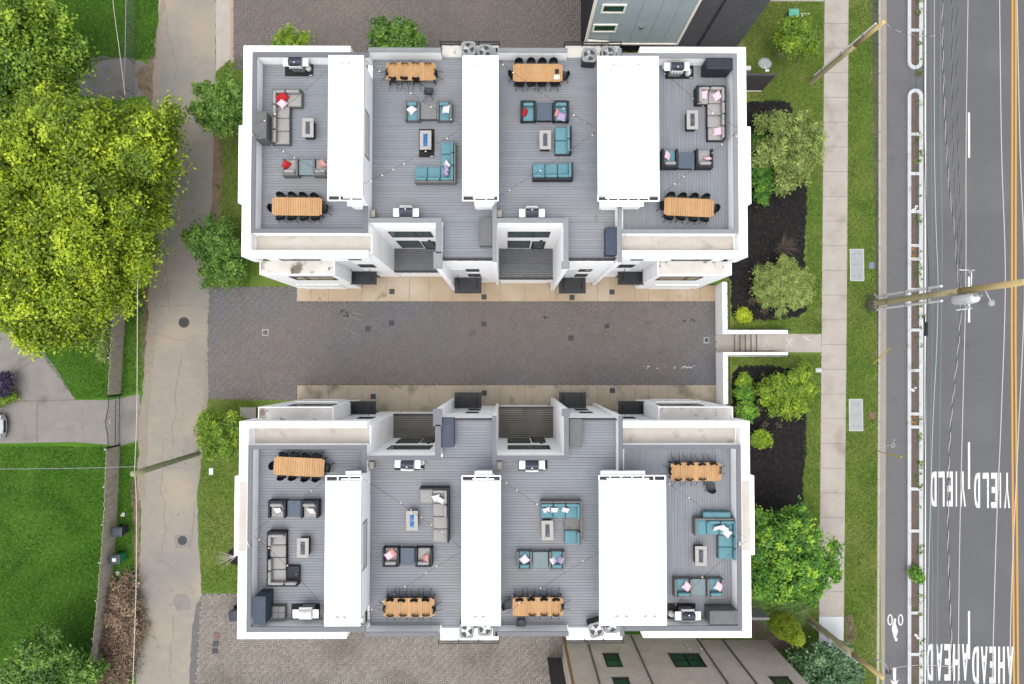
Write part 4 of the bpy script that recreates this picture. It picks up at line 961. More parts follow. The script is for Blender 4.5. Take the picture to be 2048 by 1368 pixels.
# ---- lounge furniture
def outline(x0, y0, x1, y1): return rectw(x0, y0, x1, y1, ZD + .42)
def module(root, r, backs, wick, cush, seat=True, pad=True, hb=.66):
    x0, y0, x1, y1 = r; g_ = .006; b = .085
    obj('base', MB().box(x0 + g_, y0 + g_, .03, x1 - g_, y1 - g_, .28), wick, root, off=root.location, bevel=.012).location.z = ZD
    i0, j0, i1, j1 = x0 + g_, y0 + g_, x1 - g_, y1 - g_
    for s_ in backs:
        q = {'L': (x0 + g_, y0 + g_, x0 + b, y1 - g_), 'R': (x1 - b, y0 + g_, x1 - g_, y1 - g_), 'T': (x0 + g_, y1 - b, x1 - g_, y1 - g_), 'B': (x0 + g_, y0 + g_, x1 - g_, y0 + b)}[s_]
        if s_ in 'TB':
            if 'L' in backs: q = (x0 + b + .003, q[1], q[2], q[3])
            if 'R' in backs: q = (q[0], q[1], x1 - b - .003, q[3])
        obj('back_panel', MB().box(q[0], q[1], .283, q[2], q[3], hb), wick, root, off=root.location, bevel=.012).location.z = ZD
        if s_ == 'L': i0 = x0 + b + .01
        if s_ == 'R': i1 = x1 - b - .01
        if s_ == 'T': j1 = y1 - b - .01
        if s_ == 'B': j0 = y0 + b + .01
    if seat: obj('seat_cushion', MB().rbox(i0 + .005, j0 + .005, .285, i1 - .005, j1 - .005, .42, .045, 5, .025), cush, root, smooth=True, off=root.location).location.z = ZD
    if pad:
        c = .17
        for s_ in backs:
            a0, b0, a1, b1 = i0, j0, i1, j1
            if s_ in 'TB':
                if 'L' in backs: a0 += c * .7
                if 'R' in backs: a1 -= c * .7
            if s_ == 'L': a1 = a0 + c
            if s_ == 'R': a0 = a1 - c
            if s_ == 'T': b0 = b1 - c
            if s_ == 'B': b1 = b0 + c
            w_ = MB().rbox(a0 + .01, b0 + .01, .425, a1 - .01, b1 - .01, .76, .075, 5)
            j = random.uniform(-.02, .02); w_.v = [(x + j * (z - .4), y + j * (z - .4), z) for x, y, z in w_.v]
            obj('back_cushion', w_, cush, root, smooth=True, off=root.location).location.z = ZD
def sofa(name, label, mods, wick, cush):
    rs = [(outline(*m[:4]), m) for m in mods]
    cx = sum(r[0] + r[2] for r, _ in rs) / (2 * len(rs)); cy = sum(r[1] + r[3] for r, _ in rs) / (2 * len(rs))
    t = thing(name, label, 'sofa', (cx, cy, 0)); t.location.z = 0
    t.location = (cx, cy, ZD); 
    for r, m in rs: module(t, r, m[4], wick, cush, m[5] if len(m) > 5 else True, m[6] if len(m) > 6 else True)
    return t
# parts above are modelled at deck height 0 and lifted to the deck; undo the root's own height
sofa('sectional_sofa', 'grey L-shaped sofa with red pillows, ' + DECK['NA'], [(546, 180, 574, 212, 'TL'), (574, 180, 603, 213, 'T'), (546, 212, 579, 236, 'L'), (546, 236, 579, 262, 'L'), (546, 262, 579, 288, 'L')], 'wicker_grey', 'cushion_grey')
sofa('sectional_sofa', 'teal L-shaped sofa opening to the upper left, ' + DECK['NB'], [(882, 284, 912, 308, 'R'), (882, 308, 912, 333, 'R'), (881, 333, 912, 367, 'RB'), (855, 333, 881, 367, 'B'), (830, 333, 855, 367, 'B')], 'wicker_taupe', 'cushion_teal')
sofa('loveseat', 'teal two-seat loveseat with black side beside the fire table, ' + DECK['NC'], [(1110, 254, 1143, 281, 'R'), (1110, 281, 1143, 308, 'R')], 'wicker_black', 'cushion_teal')
sofa('three_seat_sofa', 'teal three-seat sofa with black wicker, ' + DECK['NC'], [(1065, 327, 1090, 361, 'B'), (1090, 327, 1115, 361, 'B'), (1115, 327, 1146, 361, 'BR')], 'wicker_black', 'cushion_teal')
sofa('sectional_sofa', 'grey L-shaped sofa with black wicker and pink pillows, ' + DECK['ND'], [(1391, 174, 1417, 208, 'TL'), (1417, 174, 1450, 207, 'TR'), (1415, 207, 1450, 231, 'R'), (1415, 231, 1450, 255, 'R'), (1416, 255, 1450, 280, 'R')], 'wicker_black', 'cushion_grey')
sofa('sectional_sofa', 'pale grey L-shaped sofa with a bare black corner seat, ' + DECK['SA'], [(536, 1062, 572, 1090, 'LT'), (536, 1090, 572, 1115, 'L', True, False), (536, 1115, 572, 1139, 'L'), (536, 1139, 572, 1171, 'LB'), (572, 1134, 597, 1171, 'B', False, True)], 'wicker_black', 'cushion_grey')
sofa('sectional_sofa', 'long grey L-shaped sofa with white pillows, ' + DECK['SB'], [(840, 974, 866, 1006, 'T', True, False), (866, 974, 899, 1007, 'TR'), (866, 1007, 899, 1033, 'R'), (866, 1033, 899, 1058, 'R', True, False), (866, 1058, 899, 1084, 'R', True, False)], 'wicker_black', 'cushion_grey')
sofa('sectional_sofa', 'teal L-shaped sofa with one bare wicker seat, ' + DECK['SC'], [(1081, 1001, 1106, 1037, 'T'), (1106, 1001, 1131, 1037, 'T'), (1131, 1001, 1163, 1037, 'TR'), (1129, 1037, 1163, 1061, 'R', False, False), (1129, 1061, 1163, 1088, 'R', True, True)], 'wicker_taupe', 'cushion_teal')
sofa('sectional_sofa', 'teal L-shaped sofa against the parapet, ' + DECK['SD'], [(1388, 1035, 1413, 1070, 'TL', True, False), (1413, 1035, 1438, 1070, 'T'), (1438, 1035, 1474, 1070, 'TR'), (1437, 1070, 1474, 1094, 'R'), (1437, 1094, 1474, 1119, 'R')], 'wicker_taupe', 'cushion_teal')
r = outline(1405, 1022, 1462, 1038)
t = thing('bench_cushion', 'long teal cushion stood on edge behind the teal sofa, rightmost deck, bottom row', 'cushion', ((r[0] + r[2]) / 2, (r[1] + r[3]) / 2, ZD))
obj('pad', MB().rbox(-.72, -.16, 0, .72, .16, .5, .06, 6, .02), 'cushion_teal', t, smooth=True); obj('piping', MB().box(-.68, -.165, .22, .68, .165, .24), 'cushion_teal', t)
def armchair(key, rect, back, wick, cush, which, cush2=None):
    r = outline(*rect); cx, cy = (r[0] + r[2]) / 2, (r[1] + r[3]) / 2
    t = thing('armchair', f"{which} of the {'black' if wick == 'wicker_black' else 'grey'} wicker armchair pair, {DECK[key]}", 'armchair', (cx, cy, ZD), 0, 'wicker armchairs in pairs')
    hx, hy = (r[2] - r[0]) / 2, (r[3] - r[1]) / 2; a = .11; s_ = 1 if back == 'T' else -1
    obj('base', MB().box(-hx + a, -hy + .01, .04, hx - a, hy - .01, .27), wick, t, bevel=.01)
    for sx in (-1, 1): obj('arm', MB().box(sx * hx, -hy, .02, sx * (hx - a + .004), hy, .60), wick, t, bevel=.015)
    b0, b1 = s_ * (hy - .004), s_ * (hy - .11)
    obj('back_panel', MB().box(-hx + a, b0, .272, hx - a, b1, .66), wick, t, bevel=.012)
    obj('seat_cushion', MB().rbox(-hx + a + .008, -s_ * (hy - .03), .275, hx - a - .008, s_ * (hy - .12), .41, .045, 5, .025), cush2 or cush, t, smooth=True)
    obj('back_cushion', MB().rbox(-hx + a + .02, s_ * (hy - .125), .412, hx - a - .02, s_ * (hy - .30), .74, .08, 5), cush, t, smooth=True)
    return t
def side_table(key, rect, m, wick):
    r = outline(*rect); hx, hy = (r[2] - r[0]) / 2, (r[3] - r[1]) / 2
    t = thing('side_table', 'square wicker table between the two armchairs, ' + DECK[key], 'side table', ((r[0] + r[2]) / 2, (r[1] + r[3]) / 2, ZD), 0, 'square tables between armchairs')
    obj('table_top', MB().rbox(-hx, -hy, .40, hx, hy, .43, .012, 3), m, t); obj('body', MB().box(-hx + .03, -hy + .03, .02, hx - .03, hy - .03, .398), wick, t, bevel=.01)
for key, a, b, tb, back, wk, cu, tm, c2 in (
        ('NA', (566, 318, 597, 353), (627, 318, 658, 353), (598, 320, 626, 350), 'B', 'wicker_grey', 'cushion_grey', 'table_sage', None),
        ('NB', (810, 203, 840, 241), (874, 203, 904, 241), (841, 205, 873, 238), 'T', 'wicker_grey', 'cushion_teal', 'table_grey', None),
        ('NC', (1041, 204, 1072, 242), (1105, 204, 1138, 242), (1073, 205, 1104, 241), 'T', 'wicker_black', 'cushion_teal', 'table_blue', None),
        ('ND', (1323, 299, 1355, 337), (1391, 299, 1425, 337), (1357, 305, 1389, 337), 'B', 'wicker_black', 'cushion_grey', 'table_blue', 'cushion_teal'),
        ('SA', (538, 1000, 573, 1035), (603, 1000, 638, 1035), (575, 1001, 601, 1033), 'T', 'wicker_black', 'cushion_grey', 'table_blue', None),
        ('SB', (766, 1095, 799, 1132), (831, 1095, 865, 1132), (801, 1096, 829, 1130), 'B', 'wicker_black', 'cushion_grey', 'table_blue', None),
        ('SC', (1034, 1102, 1064, 1138), (1098, 1102, 1129, 1138), (1066, 1104, 1096, 1136), 'B', 'wicker_grey', 'cushion_teal', 'table_sage', None),
        ('SD', (1348, 1157, 1383, 1194), (1413, 1157, 1446, 1194), (1384, 1158, 1411, 1190), 'B', 'wicker_taupe', 'cushion_teal', 'table_sage', None)):
    armchair(key, a, back, wk, cu, 'left', c2); armchair(key, b, back, wk, cu, 'right'); side_table(key, tb, tm, wk)
def pillow_mesh():
    m = MB(); n = 8
    for s_ in (1, -1):
        for j in range(n + 1):
            for i in range(n + 1):
                u, v = -1 + 2 * i / n, -1 + 2 * j / n
                k = 1 - .10 * (1 - u * u) * abs(v) ** 3; k2 = 1 - .10 * (1 - v * v) * abs(u) ** 3
                m.v.append((u * .22 * k2, v * .22 * k, s_ * .075 * ((1 - u ** 4) * (1 - v ** 4)) ** .6))
    q = n + 1
    for s_ in (0, 1):
        for j in range(n):
            for i in range(n):
                f = (s_ * q * q + j * q + i, s_ * q * q + j * q + i + 1, s_ * q * q + (j + 1) * q + i + 1, s_ * q * q + (j + 1) * q + i); m.f.append(f if s_ == 0 else f[::-1])
    return m
CN = {'pillow_white': 'white', 'pillow_pink': 'pink', 'pillow_red': 'red', 'pillow_coral': 'coral', 'pillow_lilac': 'lilac'}
def pillow(x, y, rz, m, where, tilt=(0, 0), z=.52, s=1.):
    p = P(x, y, ZD + z); o = obj('throw_pillow', pillow_mesh, m, smooth=True, key='pillow' + m)
    o.location = p; o.rotation_euler = (R(tilt[0]), R(tilt[1]), R(rz)); o.scale = (s, s, s)
    tag(o, f"{CN[m]} throw pillow {where}", 'throw pillow', 'throw pillows on the lounge furniture')
pillow(556, 198, 10, 'pillow_red', 'half hidden in the sofa corner, leftmost deck, top row', (30, 25), .55); pillow(567, 194, 48, 'pillow_red', 'on top in the sofa corner, leftmost deck, top row', (25, 0), .62)
pillow(564.5, 207, 50, 'pillow_pink', 'in the corner of the grey sofa, leftmost deck, top row', (10, 5), .6, .95)
pillow(573, 330, -25, 'pillow_red', 'on the left armchair, leftmost deck, top row', (20, 45)); pillow(645, 328, 25, 'pillow_coral', 'on the right armchair, leftmost deck, top row', (20, -45))
pillow(823, 219, 45, 'pillow_white', 'on the left armchair, second deck, top row', (0, 0)); pillow(892, 218, -8, 'pillow_white', 'on the right armchair, second deck, top row', (0, -25))
pillow(894, 329, 40, 'pillow_white', 'uppermost in the teal sofa corner, second deck, top row', (0, -60), .6, .9); pillow(892, 338, 25, 'pillow_lilac', 'middle one in the teal sofa corner, second deck, top row', (0, -60), .58, .9); pillow(891, 346, 25, 'pillow_lilac', 'lowest in the teal sofa corner, second deck, top row', (0, -60), .56, .9)
pillow(1050, 225, -8, 'pillow_red', 'on the left armchair, third deck, top row', (10, 60)); pillow(1115, 227, -10, 'pillow_coral', 'on the right armchair, third deck, top row', (10, 60)); pillow(1123, 233, -15, 'pillow_lilac', 'on the right armchair, third deck, top row', (0, 0), .58)
pillow(1406.5, 190, 3, 'pillow_pink', 'at the left of the black wicker sofa, rightmost deck, top row', (30, 0)); pillow(1434, 192, 28, 'pillow_pink', 'in the corner of the black wicker sofa, rightmost deck, top row', (0, -20), .55); pillow(1435, 262.5, 0, 'pillow_pink', 'at the end of the black wicker sofa, rightmost deck, top row', (0, -25))
pillow(1335, 311, -25, 'pillow_pink', 'on the left armchair, rightmost deck, top row', (-15, 40)); pillow(1414, 316.5, 0, 'pillow_pink', 'on the right armchair, rightmost deck, top row', (-65, 0))
pillow(556, 1021, 5, 'pillow_white', 'on the left armchair, leftmost deck, bottom row', (40, -15), .5, .95); pillow(623, 1022, 0, 'pillow_white', 'on the right armchair, leftmost deck, bottom row', (40, -20), .5, .95)
pillow(873, 996, 15, 'pillow_white', 'left one in the sofa corner, second deck, bottom row', (35, 0), .56); pillow(882, 1001, 60, 'pillow_white', 'right one in the sofa corner, second deck, bottom row', (0, -40), .6, .9)
pillow(783, 1107, 40, 'pillow_coral', 'on the left armchair, second deck, bottom row', (0, 0), .56); pillow(778, 1111, 35, 'pillow_pink', 'on the left armchair, second deck, bottom row', (10, 0), .62, .9); pillow(851, 1117, 20, 'pillow_coral', 'on the right armchair, second deck, bottom row', (-20, -35))
for x, a, w_ in ((1093, 15, 'left'), (1109, 0, 'middle'), (1131, -15, 'right')): pillow(x, 1020, a, 'pillow_white', w_ + ' of three on the teal sofa, third deck, bottom row', (45, 0), .52, .9)
pillow(1049, 1119, 40, 'pillow_white', 'on the left armchair, third deck, bottom row', (0, 0), .54); pillow(1106.5, 1121, 30, 'pillow_white', 'left one on the right armchair, third deck, bottom row', (0, 45), .52, .9); pillow(1121, 1120, -25, 'pillow_lilac', 'right one on the right armchair, third deck, bottom row', (0, -45), .52, .9)
pillow(1434, 1056, 10, 'pillow_white', 'left of three in the teal sofa corner, rightmost deck, bottom row', (50, 10), .55, .9); pillow(1447, 1057, -35, 'pillow_white', 'middle of three in the teal sofa corner, rightmost deck, bottom row', (40, 0), .6, .9); pillow(1454, 1066, -40, 'pillow_white', 'lowest of three in the teal sofa corner, rightmost deck, bottom row', (20, -20), .55, .95)
pillow(1374, 1173, -38, 'pillow_pink', 'on the left armchair, rightmost deck, bottom row', (0, 0), .53); pillow(1438, 1173, -30, 'pillow_pink', 'on the right armchair, rightmost deck, bottom row', (0, 0), .53)
def fire_table(key, rect, tray, rot=0):
    r = rectw(*rect, ZD + .6); hx, hy = .30, .50
    t = thing('fire_table', ('blue glass' if tray == 'tray_blue' else 'grey tray') + ' fire table with pale stone rim, ' + DECK[key], 'fire table', ((r[0] + r[2]) / 2, (r[1] + r[3]) / 2, ZD), R(rot), 'fire tables on the decks')
    a, b = .115, .33
    obj('stone_rim', MB().box(-hx, -hy, .56, hx, -b, .61).box(-hx, b, .56, hx, hy, .61).box(-hx, -b, .56, -a, b, .61).box(a, -b, .56, hx, b, .61), 'stone_top', t, bevel=.006)
    obj('tray', MB().box(-a, -b, .55, a, b, .59), tray, t); obj('base', MB().box(-hx + .06, -hy + .07, 0, hx - .06, hy - .07, .558), 'wicker_black', t, bevel=.01)
    rr = random.Random(key); gl = MB()
    for _ in range(60): gl.obox((rr.uniform(-a + .03, a - .03), rr.uniform(-b + .03, b - .03), .595), (.045, .045, .03), rr.uniform(0, 3), rr.uniform(0, 1))
    g_ = obj('fire_glass', gl, tray, t); g_['kind'] = 'stuff'
    obj('control_knob', MB().tube([(-hx + .06, 0, .35), (-hx + .02, 0, .35)], .03, 10), 'steel', t)
for a in (('NA', (604, 237, 627, 274), 'tray_grey'), ('NB', (840, 261, 862, 299), 'tray_blue'), ('NC', (1080, 261, 1101, 298), 'tray_grey'), ('ND', (1374, 221, 1396, 258), 'tray_grey'),
          ('SA', (594, 1077, 617, 1115), 'tray_grey'), ('SB', (813, 1023, 835, 1060), 'tray_blue', 1), ('SC', (1084, 1042, 1106, 1080), 'tray_grey', 1), ('SD', (1391, 1093, 1413, 1131), 'tray_grey')): fire_table(*a)
def floor_mat(rect, label, grp, poly=None):
    r = rectw(*rect, ZD)
    t = thing('grill_mat', label, 'mat', ((r[0] + r[2]) / 2, (r[1] + r[3]) / 2, ZD), 0, grp); hx, hy = (r[2] - r[0]) / 2, (r[3] - r[1]) / 2
    obj('sheet', MB().rbox(-hx, -hy, .002, hx, hy, .016, .006, 3), 'rubber', t); obj('tag', MB().box(hx - .22, -hy + .04, .0165, hx - .05, -hy + .07, .018), 'steel_white', t)
MG = 'black mats on the decks'
floor_mat((838, 258, 869, 315), 'black mat under the blue glass fire table, second deck, top row', MG)
for rc, k in (((570, 125, 627, 153), 'NA'), ((1330, 130, 1387, 158), 'ND'), ((583, 1207, 640, 1237), 'SA'), ((789, 916, 849, 940), 'SB'), ((1037, 917, 1095, 941), 'SC'), ((1335, 1206, 1391, 1237), 'SD')): floor_mat(rc, 'black mat under the grill, ' + DECK[k], MG)
def grill(key, x, y, front, rot=0, shelves=(1, 1), lidm='lid_dark'):
    p = P(x, y, ZD + .85); a = {'down': 0, 'up': 180}[front] + rot
    t = thing('gas_grill', ('white-lidded' if lidm != 'lid_dark' else 'steel') + ' gas grill with side shelves, ' + DECK[key], 'grill', (p.x, p.y, ZD), R(a), 'gas grills on the decks')
    obj('cart', MB().box(-.32, -.24, .12, .32, .24, .72), 'steel', t, bevel=.015)
    obj('firebox', MB().box(-.34, -.27, .723, .34, .27, .86), 'steel_white', t, bevel=.02)
    lid = MB(); n = 8
    for sx in (-1, 1):
        lid.v += [(sx * .33, -.25 + .50 * k / n, .863 + .24 * math.sin(math.pi * (k / n) ** .8)) for k in range(n + 1)]
    for k in range(n): lid.f.append((k, n + 1 + k, n + 2 + k, k + 1))
    lid.f += [tuple(range(n, -1, -1)), tuple(range(n + 1, 2 * n + 2))]
    lo = obj('lid', lid, lidm, t); obj('handle', MB().tube([(-.28, -.24, 1.0), (-.28, -.31, 1.0), (.28, -.31, 1.0), (.28, -.24, 1.0)], .018, 6), 'steel_white', lo)
    obj('gauge', MB().tube([(.0, -.12, 1.09), (0, -.12, 1.115)], .035, 12), 'steel_white', lo)
    obj('control_panel', MB().box(-.34, -.33, .70, .34, -.272, .84), 'steel', t, bevel=.01)
    for k in range(4): obj('knob', MB().tube([(-.24 + k * .16, -.33, .77), (-.24 + k * .16, -.37, .77)], .03, 10), 'steel_white' if key == 'ND' else 'chair_black', t)
    for sx, on in zip((-1, 1), shelves):
        if on: obj('side_shelf', MB().rbox(sx * .345, -.22, .80, sx * .66, .22, .845, .02, 3), 'steel_white', t)
    for sx in (-1, 1):
        for sy in (-1, 1): obj('caster', MB().tube([(sx * .28 - .02, sy * .18, .06), (sx * .28 + .02, sy * .18, .06)], .06, 12), 'tyre', t)
for a in (('NA', 591, 124, 'down', 0), ('NB', 812, 425, 'up', 0), ('NC', 1064, 426, 'up', 0), ('ND', 1354, 133, 'down', 0), ('SB', 815, 928, 'down', -3), ('SC', 1064, 930, 'down', 0), ('SD', 1376, 1232, 'up', 0)): grill(*a)
grill('SA', 611, 1228, 'up', 0, (1, 1), 'steel_white')
def tank(x, y, where):
    p = P(x, y, ZD + .3); t = thing('gas_tank', 'white gas tank ' + where, 'gas tank', (p.x, p.y, ZD), 0, 'gas tanks beside the grills')
    obj('vessel', MB().lathe([(0, .02), (.12, .02), (.15, .06), (.155, .26), (.12, .34), (.04, .37), (0, .37)], 20), 'steel_white', t, smooth=True)
    obj('collar', MB().lathe([(.10, .36), (.11, .45), (.10, .45), (.09, .36)], 16), 'steel_white', t); obj('valve', MB().cyl(0, 0, .37, .44, .025, 8), 'steel', t)
tank(615, 134, 'right of the grill, leftmost deck, top row'); tank(1331, 131, 'left of the grill, rightmost deck, top row'); tank(1377, 144, 'right of the grill, rightmost deck, top row'); tank(843, 925, 'right of the grill, second deck, bottom row'); tank(1343, 1229, 'left of the grill, rightmost deck, bottom row'); tank(1046, 431, 'left of the grill, third deck, top row')
def deck_box(key, rect, h, m, label, ridge='x', zt=None):
    r = rectw(*rect, ZD + h); hx, hy = (r[2] - r[0]) / 2, (r[3] - r[1]) / 2
    t = thing('storage_box', label + ', ' + DECK[key], 'storage box', ((r[0] + r[2]) / 2, (r[1] + r[3]) / 2, ZD), 0, 'storage boxes on the decks')
    obj('body', MB().box(-hx + .02, -hy + .02, .01, hx - .02, hy - .02, h - .08), m, t, bevel=.012)
    for k in range(1, 4):
        q = h * k / 4.4; obj('band', MB().box(-hx + .012, -hy + .012, q, hx - .012, hy - .012, q + .02), m, t)
    obj('lid', MB().rbox(-hx, -hy, h - .078, hx, hy, h, .03, 4, .012), m, t)
    n = 5
    for k in range(n):
        if ridge == 'x': obj('rib', MB().box(-hx + .05, -hy + .1 + (2 * hy - .2) * k / (n - 1) - .008, h + .004, hx - .05, -hy + .1 + (2 * hy - .2) * k / (n - 1) + .008, h + .014), m, t)
        else: obj('rib', MB().box(-hx + .1 + (2 * hx - .2) * k / (n - 1) - .008, -hy + .05, h + .004, -hx + .1 + (2 * hx - .2) * k / (n - 1) + .008, hy - .05, h + .014), m, t)
deck_box('NA', (508, 222, 533, 277), 1.25, 'box_grey', 'tall grey storage box against the left parapet', 'y'); deck_box('NB', (958, 435, 986, 491), .75, 'box_grey', 'grey storage box by the party wall', 'y')
deck_box('NC', (1211, 454, 1241, 510), .7, 'box_blue', 'dark blue storage box by the party wall', 'y'); deck_box('ND', (1413, 115, 1466, 138), 1.15, 'box_dark', 'large black storage box in the upper corner')
deck_box('SA', (506, 1193, 531, 1249), 1.25, 'box_blue', 'tall dark blue storage box in the lower corner', 'y'); deck_box('SB', (881, 836, 908, 895), .75, 'box_blue', 'dark blue storage box beside the court wall', 'y')
deck_box('SC', (1139, 838, 1165, 895), .7, 'box_grey', 'pale grey storage box beside the court wall', 'y'); deck_box('SD', (1420, 1222, 1476, 1249), 1.1, 'box_grey', 'grey storage box in the lower corner')
r = rectw(544, 1213, 570, 1238, ZD + .3); t = thing('slatted_crate', 'square four-panel crate top beside the dark storage box, leftmost deck, bottom row', 'crate', ((r[0] + r[2]) / 2, (r[1] + r[3]) / 2, ZD))
for sx in (-1, 1):
    for sy in (-1, 1): obj('panel', MB().rbox(sx * .02, sy * .02, .27, sx * .31, sy * .30, .30, .01, 3), 'stone_top' if False else 'table_grey', t)
obj('frame', MB().box(-.34, -.33, .02, .34, -.312, .31).box(-.34, .312, .02, .34, .33, .31).box(-.34, -.312, .02, -.322, .312, .31).box(.322, -.312, .02, .34, .312, .31).box(-.014, -.312, .2, .014, .312, .305).box(-.322, -.014, .2, -.0145, .014, .305).box(.0145, -.014, .2, .322, .014, .305), 'wicker_taupe', t)
# ---- condensers
def condenser(x, y, label, rot=0, m='ac_grey', h=.8):
    p = P(x, y, ZD + h); t = thing('condenser', label, 'air conditioner', (p.x, p.y, ZD), R(rot), 'air conditioner condensers at the back of the decks')
    obj('case', MB().rbox(-.36, -.36, .03, .36, .36, h - .03, .06, 4), 'ac_dark', t)
    rg = MB(); n = 24
    o = [(.37 * max(-1, min(1, 1.25 * math.cos(2 * math.pi * k / n))), .37 * max(-1, min(1, 1.25 * math.sin(2 * math.pi * k / n)))) for k in range(n)]; i_ = [(.29 * math.cos(2 * math.pi * k / n), .29 * math.sin(2 * math.pi * k / n)) for k in range(n)]
    rg.v = [(*q, h - .028) for q in o] + [(*q, h + .02) for q in o] + [(*q, h + .02) for q in i_] + [(*q, h - .028) for q in i_]
    for a in range(3):
        for k in range(n): rg.f.append((a * n + k, a * n + (k + 1) % n, (a + 1) * n + (k + 1) % n, (a + 1) * n + k))
    obj('top_ring', rg, m, t)
    for k in range(3):
        a = 2 * math.pi * k / 3 + x; bl = MB(); c, s_ = math.cos(a), math.sin(a)
        bl.v = [(c * .05 - s_ * .05, s_ * .05 + c * .05, h - .02), (c * .05 + s_ * .05, s_ * .05 - c * .05, h - .005), (c * .26 + s_ * .14, s_ * .26 - c * .14, h), (c * .27 - s_ * .1, s_ * .27 + c * .1, h - .022)]; bl.f = [(0, 1, 2, 3)]
        obj('fan_blade', bl, 'steel', t)
    obj('hub', MB().cyl(0, 0, h - .025, h + .012, .075, 14), 'steel', t)
    gr = MB()
    for rr_ in (.12, .18, .24): gr.tube([(rr_ * math.cos(a * math.pi / 12), rr_ * math.sin(a * math.pi / 12), h + .016) for a in range(25)], .004, 4)
    obj('guard', gr, m, t)
condenser(937, 97, 'left condenser at the top end of the second roof, top row'); condenser(970, 103, 'right condenser half under the second roof, top row', 0, 'ac_grey', .6)
condenser(1179, 110, 'condenser left of the wide white roof, top row', -4); condenser(1217, 106, 'condenser half under the wide white roof, top row', 0, 'ac_grey', .7)
condenser(933, 1262, 'left condenser at the lower end of the second roof, bottom row'); condenser(970, 1257, 'right condenser half under the second roof, bottom row', 0, 'ac_grey', .6)
condenser(1192, 1260, 'condenser turned askew left of the wide white roof, bottom row', 16); condenser(1223, 1252, 'condenser half under the wide white roof, bottom row', 0, 'ac_grey', .6)
condenser(662, 1237, 'condenser half under the leftmost roof, bottom row', 0, 'ac_grey', .7); condenser(716, 1238, 'condenser right of the leftmost roof, bottom row', 0, 'ac_grey', .7)
# ---- string lights
def string_light(key, runs):
    z = 12.05; pts0 = P(*runs[0][0], z); t = thing('string_light', 'zigzag string of small round bulbs above the ' + DECK[key], 'string light', tuple(pts0), 0, 'string lights over the decks')
    cb = MB(); bulbs = []; rr = random.Random(key)
    for run in runs:
        a, b = P(*run[0], z), P(*run[1], z); L = (b - a).length; n = 14
        f = lambda u: a.lerp(b, u) - Vector((0, 0, .9 * 4 * u * (1 - u) * .35))
        cb.tube([f(k / n) for k in range(n + 1)], .008, 5)
        k = .3
        while k < L - .2: bulbs.append(f(k / L)); k += .62
    wpart('cord', cb, 'cable', t)
    for i, q in enumerate(bulbs):
        on = rr.random() < .35
        o = obj('bulb', lambda: MB().lathe([(0, -.10), (.022, -.092), (.034, -.066), (.028, -.036), (.015, -.012), (.015, .0), (0, .0)], 10), 'bulb' if on else 'bulb_off', t, smooth=True, key=('bulb', on))
        o.location = q - pts0
for k, rn in {'NA': [((655, 140), (508, 252)), ((508, 268), (655, 350))], 'NB': [((727, 118), (925, 252)), ((925, 255), (727, 368))], 'NC': [((996, 120), (1195, 258)), ((1195, 262), (998, 392))], 'ND': [((1322, 138), (1475, 256)), ((1475, 262), (1325, 388))],
              'SA': [((650, 962), (508, 1062)), ((508, 1072), (650, 1218))], 'SB': [((727, 958), (925, 1098)), ((925, 1102), (735, 1226))], 'SC': [((1003, 960), (1198, 1100)), ((1198, 1104), (1015, 1226))], 'SD': [((1330, 962), (1492, 1076)), ((1492, 1082), (1336, 1228))]}.items(): string_light(k, rn)

# ================================================================== TREES AND PLANTS
def leaf_object(name, lumps, clusters, per, L, W, material, seed, parent, cr=.35, shell=.5, tint=(.5, .2), up=.55, low=-.35, off=None, lumpy=1.):
    """many small leaf faces gathered in clumps spread through the lumps of a crown"""
    r = np.random.default_rng(seed); lp = np.array(lumps, float)      # x y z rx rz
    w_ = lp[:, 3] ** 2; ids = r.choice(len(lp), clusters, p=w_ / w_.sum()); q = lp[ids]
    d = r.normal(size=(clusters, 3)); d /= np.linalg.norm(d, axis=1)[:, None]; d[:, 2] = np.where(d[:, 2] < low, -d[:, 2], d[:, 2])
    bump = 1 + lumpy * (.16 * np.sin(d[:, 0] * 5 + seed + ids) + .14 * np.sin(d[:, 1] * 7 + ids * 2.) + .12 * np.sin(d[:, 2] * 6 + ids))
    rad = (shell + (1 - shell) * r.random(clusters) ** .6) * bump
    c = q[:, :3] + d * rad[:, None] * np.stack([q[:, 3], q[:, 3], q[:, 4]], 1)
    ct = np.clip(r.normal(tint[0], tint[1], clusters), 0, 1)
    n = clusters * per; cc = np.repeat(c, per, 0); dd = np.repeat(d, per, 0)
    crr = np.repeat(cr * r.uniform(.6, 1.3, clusters), per)
    g_ = r.normal(size=(n, 3)); g_[:, 2] = g_[:, 2] * .35 - .45 * (g_[:, 0] ** 2 + g_[:, 1] ** 2) * .5 + .3
    pts = cc + g_ * crr[:, None] * np.array([.6, .6, .55])
    nr = dd * .5 + np.array([0, 0, up]) + r.normal(size=(n, 3)) * .45; nr /= np.linalg.norm(nr, axis=1)[:, None]
    a = r.normal(size=(n, 3)); u = np.cross(nr, a); u /= np.linalg.norm(u, axis=1)[:, None] + 1e-9; v = np.cross(nr, u)
    sc = r.uniform(.65, 1.3, n)[:, None]; u = u * L / 2 * sc; v = v * W / 2 * sc; fold = nr * (W * .22) * sc
    V = np.stack([pts - u, pts + v + fold, pts + u, pts - v + fold], 1).reshape(-1, 3)
    me = np_mesh(name, V, np.arange(n * 4).reshape(-1, 4), material)
    t = np.clip(np.repeat(ct, per) + r.normal(0, .09, n), 0, 1); at = me.attributes.new('tint', 'FLOAT', 'POINT'); at.data.foreach_set('value', np.repeat(t, 4).astype(np.float32))
    return link(name, me, parent, off)
